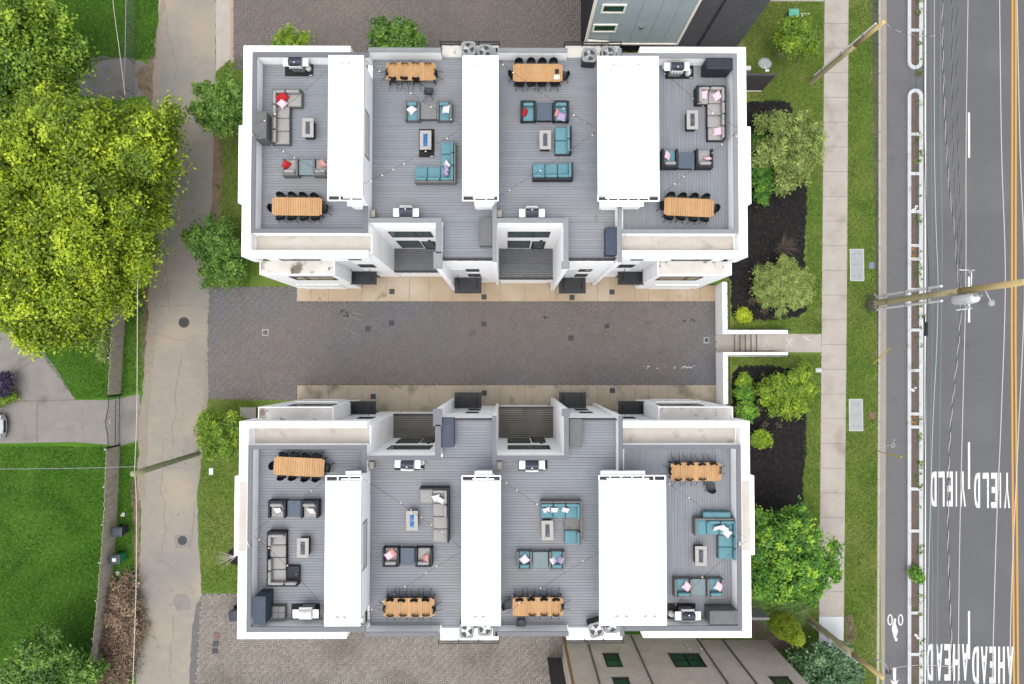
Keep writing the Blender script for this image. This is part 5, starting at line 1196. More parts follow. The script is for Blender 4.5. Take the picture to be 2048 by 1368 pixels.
def limbs(lumps, base, h0, r0, root, seed, mt='bark', key='trunk'):
    rr = random.Random(seed); tr = MB(); b = Vector(base); top = Vector((sum(l[0] for l in lumps) / len(lumps), sum(l[1] for l in lumps) / len(lumps), h0))
    mid = b.lerp(top, .5) + Vector((rr.uniform(-.15, .15), rr.uniform(-.15, .15), 0))
    tr.tube([b, b.lerp(mid, .3), mid, top], [r0 * 1.25, r0, r0 * .85, r0 * .6], 9)
    wpart('trunk', tr, mt, root)
    for l in lumps:
        e = Vector(l[:3]) - Vector((0, 0, l[4] * .15)); m_ = top.lerp(e, .5) + Vector((rr.uniform(-.3, .3), rr.uniform(-.3, .3), rr.uniform(-.1, .3)))
        s_ = mid.lerp(top, rr.uniform(.2, 1)); li = MB().tube([s_, m_, e], [r0 * .45, r0 * .28, r0 * .10], 6)
        for k in range(4):
            q = m_.lerp(e, rr.uniform(.1, 1)); x = q + Vector((rr.gauss(0, 1), rr.gauss(0, 1), rr.uniform(.0, .8))) * l[3] * .55; li.tube([q, q.lerp(x, .5) + Vector((0, 0, .1)), x], [r0 * .14, r0 * .09, r0 * .03], 4)
        wpart('limb', li, mt, root)
def plant(name, label, cat, lp, base, material, clusters, per, L, W, seed, h0=None, r0=.06, group=None, flat=.8, **k):
    lumps = []
    for (x, y, z, r_) in lp:
        p = P(x, y, z); lumps.append((p.x, p.y, z, r_, r_ * flat))
    core = list(lumps)
    if h0:
        # ragged crown: smaller boughs stand out from every main mass
        rb = random.Random(seed); lumps = [(a, b_, c, d * .80, e * .82) for a, b_, c, d, e in core]
        for (a, b_, c, d, e) in core:
            for _ in range(8):
                an = rb.uniform(0, 6.28); el = rb.uniform(-.4, 1.1); q = rb.uniform(.75, 1.32)
                lumps.append((a + math.cos(an) * math.cos(el) * d * q, b_ + math.sin(an) * math.cos(el) * d * q, c + math.sin(el) * e * q * .9, d * rb.uniform(.18, .40), e * rb.uniform(.18, .36)))
    zb = base[2] if len(base) > 2 else 0; b = P(base[0], base[1], zb)
    t = thing(name, label, cat, tuple(b), 0, group)
    if h0: limbs(core, b, h0, r0, t, seed)
    else:
        st_ = MB(); rr = random.Random(seed)
        for _ in range(7):
            l = rr.choice(lumps); e = Vector(l[:3]) + Vector((rr.gauss(0, .4) * l[3], rr.gauss(0, .4) * l[3], 0)); st_.tube([b, b.lerp(e, .6) + Vector((0, 0, .05)), e], [r0, r0 * .6, r0 * .25], 5)
        wpart('stem', st_, 'bark', t)
    leaf_object('crown', lumps, clusters, per, L, W, material, seed, t, off=t.location, **k); return t
TG = 'large leafy trees at the left'
plant('shade_tree', 'leafy green tree in the upper left corner behind the larger tree', 'tree', [(55, 105, 6.5, 2.3), (5, 55, 6.5, 2.2), (112, 140, 5.8, 1.3), (30, 190, 6.5, 2.3), (-70, 120, 7, 3), (85, 170, 5.5, 1.6)], (45, 165), 'leaf_green', 1100, 48, .22, .13, 31, 4.2, .2, TG, tint=(.5, .26), cr=.5, shell=.3)
plant('shade_tree', 'broad yellow-green tree reaching furthest over the alley', 'tree', [(296, 262, 6.0, 1.5), (303, 335, 5.6, 1.5), (250, 308, 7.2, 2.2), (205, 255, 6.4, 1.6), (150, 300, 8, 2.7), (235, 390, 6.4, 2.2), (312, 405, 4.8, 1.1), (100, 260, 7.6, 2.3), (60, 335, 8, 2.7), (140, 400, 7.6, 2.6), (328, 296, 4.8, .7)], (215, 330), 'leaf_yellow', 2300, 48, .22, .12, 32, 4.5, .26, TG, tint=(.42, .26), cr=.5, shell=.3)
plant('shade_tree', 'bright yellow-green tree overhanging the wooden fence', 'tree', [(50, 480, 8.6, 2.7), (120, 475, 8.6, 2.5), (25, 565, 8, 2.4), (165, 535, 7.4, 2.2), (105, 585, 7, 2.0), (250, 470, 6, 1.8), (265, 515, 5, 1.4), (205, 590, 5, 1.5), (110, 650, 4.6, 1.2), (50, 620, 6, 1.6), (-20, 420, 9, 3), (165, 655, 3.8, 1.0), (225, 560, 4.4, 1.2)], (115, 520), 'leaf_yellow', 2300, 48, .22, .12, 33, 4.6, .27, TG, tint=(.58, .26), cr=.5, shell=.3)
SG = 'small trees beside the alley'
plant('young_tree', 'small green tree beside the alley at the upper left of the top row', 'tree', [(436, 215, 3.5, 1.1), (416, 190, 3.0, .75), (462, 180, 3.1, .8), (452, 246, 2.9, .85), (425, 240, 2.8, .7), (470, 215, 3, .8)], (455, 215), 'leaf_deep', 360, 34, .17, .10, 34, 1.8, .07, SG, tint=(.6, .2), cr=.25)
plant('young_tree', 'small deep green tree at the upper corner of the driveway', 'tree', [(426, 482, 2.9, 1.05), (460, 505, 2.5, 1.0), (440, 545, 2.0, .85), (395, 480, 2.6, .75), (472, 540, 1.8, .7), (420, 520, 2.2, .7)], (448, 518), 'leaf_deep', 360, 34, .18, .11, 35, 1.4, .07, SG, tint=(.45, .2), cr=.26)
plant('young_tree', 'small light green tree over the alley pole beside the bottom row', 'tree', [(440, 858, 2.9, 1.0), (415, 856, 2.7, .65), (456, 888, 2.5, .85), (430, 885, 2.6, .7), (462, 845, 2.6, .6)], (446, 868), 'leaf_lime', 330, 34, .16, .09, 36, 1.6, .06, SG, tint=(.35, .2), cr=.24)
plant('young_tree', 'dark glossy tree top showing behind the second townhouse, top row', 'tree', [(790, 76, 4, 1.2), (765, 82, 3.6, .8), (826, 84, 3.5, .7), (775, 110, 3.8, 1.2), (815, 112, 3.8, 1.1)], (792, 100), 'leaf_deep', 300, 30, .2, .12, 37, 2.2, .07, 'trees behind the top row', tint=(.5, .25), cr=.28)
plant('young_tree', 'bright tree top just showing behind the leftmost townhouse, top row', 'tree', [(581, 84, 3.2, .7), (600, 98, 3, .7), (562, 98, 3, .6)], (582, 98), 'leaf_lime', 150, 30, .17, .1, 38, 1.8, .05, 'trees behind the top row', tint=(.4, .2), cr=.24)
YG = 'trees and large shrubs in the street yard'
plant('young_tree', 'light green tree beside the green utility box', 'tree', [(1588, 72, 3.6, .95), (1568, 78, 3.3, .6), (1602, 60, 3.5, .6), (1605, 85, 3.2, .6), (1580, 50, 3.4, .5)], (1565, 103, ZY), 'leaf_lime', 380, 34, .15, .09, 39, 2.2, .05, YG, tint=(.38, .18), cr=.22)
plant('crape_myrtle', 'large olive green flowering shrub reaching over the pavement edge', 'shrub', [(1560, 262, 3.9, 1.15), (1600, 292, 3.8, 1.15), (1575, 330, 3.5, 1.1), (1543, 300, 3.7, 1.0), (1618, 300, 3.2, .75), (1590, 252, 3.4, .8), (1570, 365, 2.7, .6), (1595, 340, 3, .7), (1530, 245, 3, .6)], (1568, 318, ZY), 'leaf_olive', 720, 32, .15, .085, 40, 2.0, .05, YG, tint=(.6, .24), cr=.24)
plant('spruce_shrub', 'deep green shrub with drooping tips between wall and olive shrub', 'shrub', [(1520, 325, 2.6, .8), (1528, 362, 2.2, .7), (1518, 290, 2.6, .7), (1540, 345, 2.2, .6), (1522, 390, 1.7, .42), (1545, 372, 1.8, .4)], (1520, 335, ZY), 'leaf_maple', 400, 34, .13, .07, 41, None, .04, YG, tint=(.35, .22), cr=.22)
plant('round_shrub', 'round fine-leaved light green shrub above the entry stairs', 'shrub', [(1562, 570, 2.3, 1.15), (1535, 560, 2.1, .85), (1590, 560, 2.1, .85), (1555, 595, 2.0, .85), (1588, 588, 2.0, .8), (1562, 540, 2.1, .8), (1530, 585, 1.9, .6), (1600, 575, 1.8, .6)], (1562, 572, ZY), 'leaf_olive', 900, 34, .12, .05, 42, 1.5, .05, YG, tint=(.72, .2), cr=.2)
plant('round_shrub', 'bright lime green shrub below the entry stairs', 'shrub', [(1567, 782, 2.6, 1.1), (1542, 772, 2.4, .7), (1594, 766, 2.4, .75), (1582, 808, 2.2, .75), (1548, 805, 2.2, .7), (1606, 745, 2.0, .4), (1600, 795, 2.1, .6)], (1567, 785, ZY), 'leaf_lime', 620, 34, .15, .08, 43, 1.5, .05, YG, tint=(.45, .22), cr=.22)
plant('maple_tree', 'big bright green tree at the lower right of the bottom row', 'tree', [(1558, 1085, 4.8, 1.45), (1598, 1068, 4.7, 1.2), (1618, 1120, 4.3, 1.3), (1572, 1140, 4.6, 1.4), (1530, 1095, 4.3, 1.1), (1540, 1150, 3.9, 1.05), (1600, 1165, 3.8, .95), (1645, 1138, 3.4, .75), (1570, 1050, 4, .9), (1535, 1060, 3.9, .8), (1585, 1190, 3, .6)], (1580, 1118, ZY), 'leaf_maple', 1000, 34, .20, .12, 44, 2.6, .1, YG, tint=(.46, .26), cr=.27)
plant('young_tree', 'grey-green sparse tree at the bottom edge over the pavement', 'tree', [(1640, 1325, 3.4, 1.3), (1692, 1345, 3.2, 1.2), (1618, 1365, 3.2, 1.2), (1672, 1302, 3, .8), (1655, 1385, 3.4, 1.5), (1610, 1330, 2.9, .7)], (1650, 1345, ZY), 'leaf_blue', 420, 26, .20, .12, 45, 2.0, .07, YG, tint=(.5, .22), cr=.32)
BG = 'low bushes in the mulch beds'
for x, y, z, r_, m_, lab, sd_ in ((1489, 762, 1.6, .3, 'leaf_lime', 'smallest bush at the top of the lower bed by the stairs', 50), (1490, 785, 1.7, .48, 'leaf_maple', 'middle of three bushes in the lower bed by the stairs', 51), (1492, 820, 1.9, .55, 'leaf_maple', 'lowest of three bushes in the lower bed, touching the house', 52), (1521, 877, 1.8, .5, 'leaf_lime', 'yellow-green bush against the wall in the lower bed', 53), (1487, 630, 1.3, .30, 'leaf_yellow', 'tiny bright yellow bush in the upper bed near the stairs', 54), (1566, 1322, 1.6, .38, 'leaf_deep', 'small green bush beside the brown brick house', 55)):
    plant('bush', lab, 'bush', [(x, y, z, r_), (x + 7, y + 5, z - .15, r_ * .75), (x - 7, y + 3, z - .15, r_ * .7), (x, y - 7, z - .2, r_ * .65)], (x, y, ZY), m_, int(150 * r_ / .5) + 50, 24, .14, .08, sd_, None, .02, BG, tint=(.55, .22) if m_ != 'leaf_yellow' else (.85, .1), cr=.18)
plant('bush', 'green bush growing in the road planter strip', 'bush', [(1834, 1150, 1.35, .33), (1829, 1145, 1.25, .25), (1839, 1156, 1.25, .25)], (1834, 1152, ZS + .07), 'leaf_maple', 130, 22, .13, .08, 56, None, .02, None, tint=(.45, .2), cr=.16)
plant('bush', 'purple-leaved bush beside the curved concrete path', 'bush', [(5, 768, .9, .55), (12, 758, .8, .35), (-5, 780, .8, .5)], (5, 770), 'leaf_purple', 240, 26, .13, .08, 57, None, .03, None, cr=.2)
plant('bush', 'green bush at the foot of the purple bush', 'bush', [(10, 797, .5, .3), (0, 800, .5, .35), (22, 793, .4, .22)], (8, 799), 'leaf_green', 120, 24, .12, .07, 58, None, .02, None, cr=.18)
plant('bush', 'leafy climber leaning on the wooden fence', 'bush', [(208, 690, 1.1, .3), (212, 670, 1.2, .28), (206, 712, .9, .28), (214, 655, 1.2, .22)], (212, 690), 'leaf_olive', 170, 22, .17, .07, 59, None, .02, None, tint=(.5, .2), cr=.2)
plant('thicket_tree', 'dark green tree in the lower left corner', 'tree', [(88, 1318, 3.3, 1.5), (140, 1345, 2.8, 1.3), (185, 1348, 2.4, .85), (60, 1362, 2.8, 1.4), (110, 1390, 3, 1.8)], (105, 1350), 'leaf_deep', 620, 32, .2, .11, 60, 1.8, .09, None, tint=(.5, .22), cr=.3)
plant('topiary_shrub', 'dense moss-green cone-shaped shrub leaning toward the street pole', 'shrub', [(1560, 1246, 1.6, .72), (1570, 1254, 2.3, .74), (1580, 1262, 3.0, .66), (1589, 1271, 3.6, .52), (1597, 1279, 4.2, .34)], (1556, 1243, ZY), 'leaf_moss', 2600, 18, .06, .035, 61, None, .05, None, tint=(.5, .16), cr=.06, shell=.95, flat=1., lumpy=.15)
# brush pile: dead branches and brown leaves
bp = thing('brush_pile', 'heap of dead brown branches along the wooden fence', 'brush pile', tuple(P(248, 1250, 0)))
rr = random.Random(9); tw = MB()
BL = [(*tuple(P(x, y, .5))[:2], .55, r_, r_ * .55) for x, y, r_ in ((252, 1170, .8), (248, 1200, 1.0), (255, 1225, 1.05), (238, 1240, .95), (262, 1255, .9), (245, 1275, 1.05), (236, 1300, .9), (254, 1305, .8), (232, 1330, .9), (215, 1345, .8), (244, 1345, .7))]
for _ in range(330):
    l = rr.choice(BL); c = Vector((l[0] + rr.gauss(0, .5) * l[3], l[1] + rr.gauss(0, .5) * l[3], rr.uniform(.1, .95))); d = Vector((rr.gauss(0, 1), rr.gauss(0, 1), rr.gauss(0, .3))).normalized() * rr.uniform(.3, .9)
    tw.tube([c - d, c + Vector((0, 0, .06)), c + d], [.018, .013, .005], 4)
wpart('branches', tw, 'twig', bp)['kind'] = 'stuff'
leaf_object('dead_leaves', BL, 650, 22, .16, .07, 'leaf_brown', 62, bp, cr=.3, off=bp.location)
def twig_plant(name, x, y, z, r_, n, label, mt='twig', grp=None):
    b = P(x, y, z); t = thing(name, label, 'plant', tuple(b), 0, grp); m = MB(); rr = random.Random(int(x))
    for _ in range(n):
        a = rr.uniform(0, 6.28); e = Vector((math.cos(a), math.sin(a), 0)) * r_ * rr.uniform(.4, 1) + Vector((0, 0, r_ * rr.uniform(.6, 1.2))); md = e * .5 + Vector((0, 0, .12))
        m.tube([(0, 0, 0), md, e], [.014, .010, .004], 4)
        for _ in range(2): m.tube([md, md + (e - md) * .6 + Vector((rr.gauss(0, .1), rr.gauss(0, .1), .05)) * r_ * 2], [.008, .003], 4)
    obj('twigs', m, mt, t)['kind'] = 'stuff'; obj('root_crown', MB().lathe([(0, 0), (.06, .0), (.05, .05), (0, .07)], 8), mt, t)
DG = 'leafless dry plants'
twig_plant('dry_shrub', 1562, 497, ZY, .95, 60, 'large leafless pinkish shrub above the round shrub', 'twig', DG)
for x, y, r_, lab in ((1500, 604, .35, 'dry tuft left of the round shrub in the upper bed'), (1527, 621, .35, 'dry tuft below the round shrub in the upper bed'), (1515, 817, .32, 'dry tuft left of the lime shrub in the lower bed'), (1526, 848, .3, 'dry tuft below the lime shrub in the lower bed'), (1554, 850, .3, 'dry tuft right of its neighbour in the lower bed'), (1515, 532, .3, 'dry tuft beside the house corner in the upper bed')): twig_plant('dry_tuft', x, y, ZY, r_, 34, lab, 'twig', DG)
p = P(472, 1113, .1); t = thing('dry_sapling', 'leafless sapling in a black mulch ring beside the bottom row', 'sapling', (p.x, p.y, 0))
obj('mulch_ring', MB().lathe([(0, .08), (.3, .07), (.55, .02), (.62, .0)], 20), 'mulch_black', t)
m = MB()
for k in range(12): a = rr.uniform(2.4, 4.2); m.tube([(0, 0, .05), (math.cos(a) * .5, math.sin(a) * .4, .35), (math.cos(a) * 1.1, math.sin(a) * .9, .6)], [.015, .01, .004], 4)
obj('twigs', m, 'wire_white', t)
# ornamental grasses
def tussock(x, y, r_, n, label, sd_):
    r = np.random.default_rng(sd_); b = P(x, y, ZY); t = thing('ornamental_grass', label, 'grass clump', tuple(b), 0, 'ornamental grass clumps')
    a = r.uniform(0, 2 * np.pi, n); ln = r.uniform(.5, 1.1, n) * r_; k = 5; u = np.linspace(0, 1, k)
    dx = np.cos(a)[:, None] * ln[:, None] * u[None] ** 1.2; dy = np.sin(a)[:, None] * ln[:, None] * u[None] ** 1.2; dz = (1.15 * u - .75 * u ** 2)[None] * ln[:, None] * r.uniform(.8, 1.5, n)[:, None]
    w_ = .022 * (1 - u * .9)[None] * r.uniform(.7, 1.3, n)[:, None]; sx, sy = -np.sin(a)[:, None] * w_, np.cos(a)[:, None] * w_; x0 = r.normal(0, .12, n)[:, None]; y0 = r.normal(0, .12, n)[:, None]
    Lf = np.stack([dx + x0 + sx, dy + y0 + sy, dz], 2); Rt = np.stack([dx + x0 - sx, dy + y0 - sy, dz], 2); V = np.concatenate([Lf, Rt], 1).reshape(-1, 3)
    f = np.array([(j, k + j, k + j + 1, j + 1) for j in range(k - 1)]); F = (f[None] + (np.arange(n) * 2 * k)[:, None, None]).reshape(-1, 4)
    me = np_mesh('blades', V, F, 'grass_blade'); at = me.attributes.new('tint', 'FLOAT', 'POINT'); at.data.foreach_set('value', np.repeat(np.clip(r.normal(.5, .22, n), 0, 1), 2 * k).astype(np.float32))
    link('blades', me, t)['kind'] = 'stuff'; obj('root_crown', MB().lathe([(0, .1), (.15, .06), (.2, 0)], 10), 'twig', t)
tussock(1540, 1212, 1.25, 1500, 'feathery grass clump beside the weathered garden wall', 71); tussock(1578, 1222, 1.1, 1300, 'feathery grass clump beside the pole foot and cone shrub', 72); tussock(1515, 1188, .7, 500, 'small grass clump between house wall and maple', 73)
KEEP = [(1714, 530, .5, 1.1), (1712, 830, .5, 1.1), (1743, 531, .2, .22), (1743.5, 831, .2, .22), (1637, 740.5, .25, .17), (422, 943, .18, .25), (1611, 33, .3, .25), (496, 826, .6, .5), (365, 1081, .01, .01)]
# short turf standing on the lawns, so that they have a pile
def turf(name, polys, z, n, label, sd_, tint, h=.09):
    r = np.random.default_rng(sd_); P_ = []
    ar = [abs(sum(pl[i][0] * pl[(i + 1) % len(pl)][1] - pl[(i + 1) % len(pl)][0] * pl[i][1] for i in range(len(pl)))) for pl in polys]
    for pl, a in zip(polys, ar):
        xs = [p[0] for p in pl]; ys = [p[1] for p in pl]; bb = (max(xs) - min(xs)) * (max(ys) - min(ys)); k = int(n * a / sum(ar) * bb / (a / 2))
        x = r.uniform(min(xs), max(xs), k); y = r.uniform(min(ys), max(ys), k); i_ = inside(pl, x, y); P_.append(np.stack([x[i_], y[i_]], 1))
    c = np.concatenate(P_)
    for kx, ky, hw, hh_ in KEEP:
        q_ = P(kx, ky, z); c = c[~((abs(c[:, 0] - q_.x) < hw) & (abs(c[:, 1] - q_.y) < hh_))]
    n = len(c); a = r.uniform(0, 6.28, n); w_ = r.uniform(.012, .03, n); hh = r.uniform(.4, 1.2, n) * h; ln = r.normal(0, .05, (n, 2))
    base = np.concatenate([c, np.full((n, 1), z)], 1); s_ = np.stack([np.cos(a) * w_, np.sin(a) * w_, np.zeros(n)], 1)
    V = np.stack([base - s_, base + s_, base + np.concatenate([ln, hh[:, None]], 1)], 1).reshape(-1, 3)
    me = np_mesh(name, V, np.arange(n * 3).reshape(-1, 3), 'turf_' + tint); at = me.attributes.new('tint', 'FLOAT', 'POINT')
    f = .48 + .34 * np.sin(c[:, 0] * 1.3 + 2 * np.sin(c[:, 1] * .7)) * np.sin(c[:, 1] * 1.1 + np.sin(c[:, 0] * .9)) + r.normal(0, .16, n)
    at.data.foreach_set('value', np.repeat(np.clip(f, 0, 1), 3).astype(np.float32)); tag(link(name, me), label, 'grass', kind='stuff')
leafmat('turf_lawn', (.028, .075, .008), (.058, .142, .016), (.115, .21, .034), .3); leafmat('turf_yard', (.062, .10, .018), (.108, .165, .030), (.25, .245, .075), .3)
turf('turf', [pxpoly([(-20, -20), (318, -20), (312, 120), (250, 115), (150, 130), (-20, 100)], 0), pxpoly([(-20, 560), (60, 680), (150, 797), (222, 797), (285, 780), (296, 640), (296, 480), (150, 480)], 0), pxpoly([(-20, 892), (240, 894), (276, 886), (272, 1000), (270, 1160), (262, 1390), (-20, 1390)], 0)], .0, 150000, 'mown lawn of the neighbouring plots at left', 81, 'lawn')
turf('turf', [pxpoly([(432, 143), (458, 120), (500, 120), (500, 576), (446, 570), (440, 280)], .01), pxpoly([(415, 798), (500, 798), (500, 1184), (403, 1184), (396, 1000)], .01)], .006, 26000, 'grass between the alley and the end townhouses', 82, 'yard')
turf('turf', [pxpoly([(1697, -20), (1756, -20), (1756, 600), (1752, 1390), (1687, 1390), (1694, 600)], ZY), pxpoly([(1480, 4), (1647, 4), (1643, 668), (1600, 668), (1612, 630), (1612, 345), (1600, 330), (1585, 205), (1500, 200)], ZY), pxpoly([(1470, 643), (1600, 632), (1643, 640), (1643, 668), (1464, 658)], ZY), pxpoly([(1464, 716), (1642, 708), (1638, 1390), (1560, 1390), (1600, 1180), (1610, 780), (1580, 735), (1464, 730)], ZY)], ZY, 85000, 'grass of the yard and the verge along the street', 83, 'yard')
wd = []
r = np.random.default_rng(5)
wl = [(*tuple(P(1840 + r.normal(0, 2), y, ZS + .1))[:2], ZS + .1, r.uniform(.08, .2), .08) for y in r.uniform(0, 1368, 90)]
tag(leaf_object('planter_weeds', wl, 420, 9, .12, .05, 'leaf_olive', 84, None, cr=.12, tint=(.3, .2)), 'scattered weeds growing along the planter strips', 'weeds', kind='stuff')
tag(leaf_object('fallen_leaves', [(*tuple(P(1825, y, ZS + .1))[:2], ZS + .11, .16, .03) for y in (496, 512, 832, 846)], 40, 10, .08, .05, 'leaf_orange', 85, None, cr=.08), 'orange fallen leaves in the planter inlets', 'leaves', kind='stuff')

# ================================================================== POLES AND WIRES
def pole(label, b, t_, r0, r1, mt, tip=None, conduit=None, grp='wooden utility poles'):
    t = thing('utility_pole', label, 'utility pole', tuple(b), 0, grp); n = 6
    pts = [b.lerp(t_, k / n) for k in range(n + 1)]; cut = n if tip is None else 4
    wpart('shaft', MB().tube([b - Vector((0, 0, .2))] + pts[:cut + 1], [r0 * 1.05] + [r0 + (r1 - r0) * k / n for k in range(cut + 1)], 14), mt, t, smooth=True)
    if tip: wpart('upper_shaft', MB().tube(pts[cut:], [(r0 + (r1 - r0) * k / n) * 1.003 for k in range(cut, n + 1)], 14), tip, t, smooth=True)
    if conduit:
        for (ox, oy, f0, f1, rr_, m_) in conduit:
            o = Vector((ox, oy, 0)); wpart('conduit', MB().tube([b.lerp(t_, f0) + o, b.lerp(t_, f1) + o], rr_, 8), m_, t)
            for k in range(3): q = b.lerp(t_, f0 + (f1 - f0) * (k + .5) / 3); wpart('bracket', MB().obox(tuple(q + o * .6), (abs(ox) + .12, abs(oy) + .08, .06)), 'steel', t)
    return t
mb0, mt0 = P(1738, 608, ZY), P(2052, 563.5, 15.0)
mp = pole('tall wooden utility pole with transformer beside the road', mb0, mt0, .20, .15, 'pole_wood', 'pole_yellow', [(.05, .42, .06, .55, .075, 'steel_white'), (.05, -.38, .06, .55, .075, 'steel_white')])
for k, (dx, dy) in enumerate(((-.2, .5), (-.1, .3), (-.25, .05), (-.25, -.12), (-.2, -.3), (-.1, -.48))): wpart('base_guard', MB().obox(tuple(mb0 + Vector((dx, dy, .55))), (.10, .10, 1.2)), 'steel', mp)
def onp(f, dx=0, dy=0, dz=0): return mb0.lerp(mt0, f) + Vector((dx, dy, dz))
tr = thing('transformer', 'white drum transformer hung on the tall road pole', 'transformer', tuple(onp(.70, 0, -.45)))
obj('drum', MB().lathe([(0, -.85), (.22, -.85), (.25, -.8), (.25, .65), (.22, .78), (.10, .86), (0, .88)], 22), 'steel_white', tr, smooth=True)
for k in range(2): obj('bushing', MB().lathe([(.05, .8), (.08, .86), (.05, .92), (.08, .98), (.04, 1.05), (0, 1.06)], 10, (.12 - .24 * k, .1, 0)), 'dish_grey', tr)
obj('hanger', MB().box(-.06, .3, -.3, .06, .5, -.2).box(-.06, .3, .3, .06, .5, .4), 'steel', tr)
for k in range(5):
    a = 2 * math.pi * k / 5; obj('cooling_fin', MB().obox((.26 * math.cos(a), .26 * math.sin(a), -.1), (.05, .02, 1.1), a), 'steel_white', tr)
lamp = thing('street_lamp', 'round white lamp head beside the pole transformer', 'street lamp', tuple(onp(.80, .35, -.75)))
obj('lamp_head', MB().lathe([(0, .08), (.13, .06), (.19, 0), (.14, -.08), (0, -.09)], 18), 'dish_grey', lamp, smooth=True); obj('arm', MB().tube([(0, 0, .02), (-.2, .3, .05), (-.35, .7, .0)], .03, 8), 'steel', lamp)
for lab, f, sg in (('upper', .73, 1), ('lower', .71, -1)):
    fc = thing('fuse_cutout', f'white fuse cutout on the {lab} side of the transformer pole', 'fuse cutout', tuple(onp(f, 0, sg * .9)), 0, 'fuse cutouts on the road pole')
    obj('arm', MB().tube([(0, -sg * .9, 0), (0, 0, .05)], .03, 6), 'steel_white', fc); obj('insulator', MB().lathe([(0, 0), (.06, .02), (.09, .08), (.05, .12), (.09, .18), (.05, .22), (0, .26)], 10, (-.12, 0, 0)), 'dish_grey', fc); obj('fuse_tube', MB().tube([(-.5, sg * .12, -.15), (.05, sg * .05, .22)], .022, 6), 'steel_white', fc)
pole('wooden utility pole with white conduit at the top of the verge', P(1620, 166, ZY), P(1768, 43, 9.8), .17, .13, 'pole_wood', 'pole_yellow', [(-.20, .10, .12, .95, .05, 'steel_white')])
pole('wooden utility pole with yellow top at the bottom of the verge', P(1614, 1234, ZY), P(1765, 1355, 9.9), .17, .12, 'pole_wood', 'pole_yellow', [(-.12, -.18, .02, .74, .04, 'steel_white')])
pole('mossy leaning utility pole across the alley', P(397, 907, 0), P(266, 948, 8.0), .16, .17, 'pole_green', None, [(.02, .14, .25, .55, .02, 'cable')])
al = thing('lamp_arm', 'curved lamp arm at the top of the bottom verge pole', 'lamp arm', tuple(P(1740, 1335, 8.5)))
wpart('arm', MB().tube([P(1735, 1328, 8.4), P(1745, 1320, 9.0), P(1760, 1320, 9.4), P(1772, 1330, 9.4), P(1777, 1342, 9.2)], .03, 6), 'steel', al); wpart('lamp_head', MB().rbox(*tuple(P(1777, 1344, 9.1) - Vector((.14, .12, .06))), *tuple(P(1777, 1344, 9.1) + Vector((.14, .12, .06))), .05), 'cast_iron', al)
def wire(label, pts, z, r_, mt, grp='overhead wires along the street', twist=None, extra=None):
    w_ = [P(x, y, zz if zz is not None else z) for x, y, zz in [(q[0], q[1], q[2] if len(q) > 2 else None) for q in pts]]
    dense = []
    for i in range(len(w_) - 1):
        a, b, c, d = w_[max(i - 1, 0)], w_[i], w_[i + 1], w_[min(i + 2, len(w_) - 1)]
        for k in range(8):
            t = k / 8; dense.append(.5 * ((2 * b) + (c - a) * t + (2 * a - 5 * b + 4 * c - d) * t * t + (-a + 3 * b - 3 * c + d) * t ** 3))
    dense.append(w_[-1]); t_ = thing('overhead_wire', label, 'wire', tuple(w_[0]), 0, grp)
    if not twist: wpart('line', MB().tube(dense, r_, 6), mt, t_); return
    L = [0]
    for a, b in zip(dense[:-1], dense[1:]): L.append(L[-1] + (b - a).length)
    n = int(L[-1] / (twist / 8)); hel = [[], []]
    xs = np.interp(np.linspace(0, L[-1], n), L, [p.x for p in dense]); ys = np.interp(np.linspace(0, L[-1], n), L, [p.y for p in dense]); zs = np.interp(np.linspace(0, L[-1], n), L, [p.z for p in dense])
    for k in range(n):
        a = 2 * math.pi * k / 8
        for h in (0, 1): hel[h].append((xs[k] + math.cos(a + h * math.pi) * r_ * 1.2, ys[k], zs[k] + math.sin(a + h * math.pi) * r_ * 1.2))
    wpart('line', MB().tube(hel[0], r_, 5), mt, t_); wpart('messenger', MB().tube(hel[1], r_, 5), extra, t_)
wire('pale wire crossing the dashed lane line', [(1938, -60), (1936, 0), (1932, 300), (1931.5, 560), (1925, 840), (1919, 1100), (1916, 1368), (1914, 1430)], 9.5, .020, 'wire_white')
wire('pale wire left of the yellow line, bent at the pole', [(1998, -60), (1999, 0), (2003, 300), (2010.5, 557), (2002, 840), (1993, 1050), (1984, 1368), (1982, 1430)], 12.6, .020, 'wire_white')
wire('pale wire right of the yellow line, bent at the pole', [(2032, -60), (2034, 0), (2040, 300), (2049, 560), (2038, 840), (2024, 1150), (2019, 1368), (2018, 1430)], 13.3, .020, 'wire_white')
wire('pale teal wire nearest the planter strip', [(1868, -60), (1868.5, 0), (1869, 300), (1872, 450), (1876, 570), (1873, 700), (1866, 840), (1861, 1000), (1857.5, 1150), (1855, 1368), (1854, 1430)], 8.2, .020, 'wire_teal')
wire('thin grey wire right of the teal wire', [(1882, -60), (1881, 200), (1884, 450), (1883.5, 570), (1880, 840), (1876, 1050), (1873, 1368), (1872, 1430)], 8.4, .012, 'wire_grey')
wire('thin grey wire between planter and teal wire', [(1862, -60), (1862, 200), (1864, 420), (1866, 570), (1863, 760), (1861, 900), (1865, 1150), (1864, 1368), (1864, 1430)], 7.6, .010, 'wire_grey')
wire('black and white twisted service cable along the road', [(1885, -60), (1885, 60), (1887, 150), (1892, 280), (1899, 380), (1909, 460), (1914, 540), (1922, 600), (1917, 690), (1909, 770), (1902, 840), (1898, 930), (1896, 1060), (1899, 1180), (1904, 1300), (1906, 1368), (1907, 1430)], 7.4, .017, 'cable', twist=1.35, extra='wire_white')
wire('grey twisted cable, left of the dashed-looking pair', [(1904, -60), (1904, 120), (1906, 300), (1912, 420), (1920, 530), (1927, 575)], 7.9, .013, 'wire_grey', twist=1.5, extra='cable')
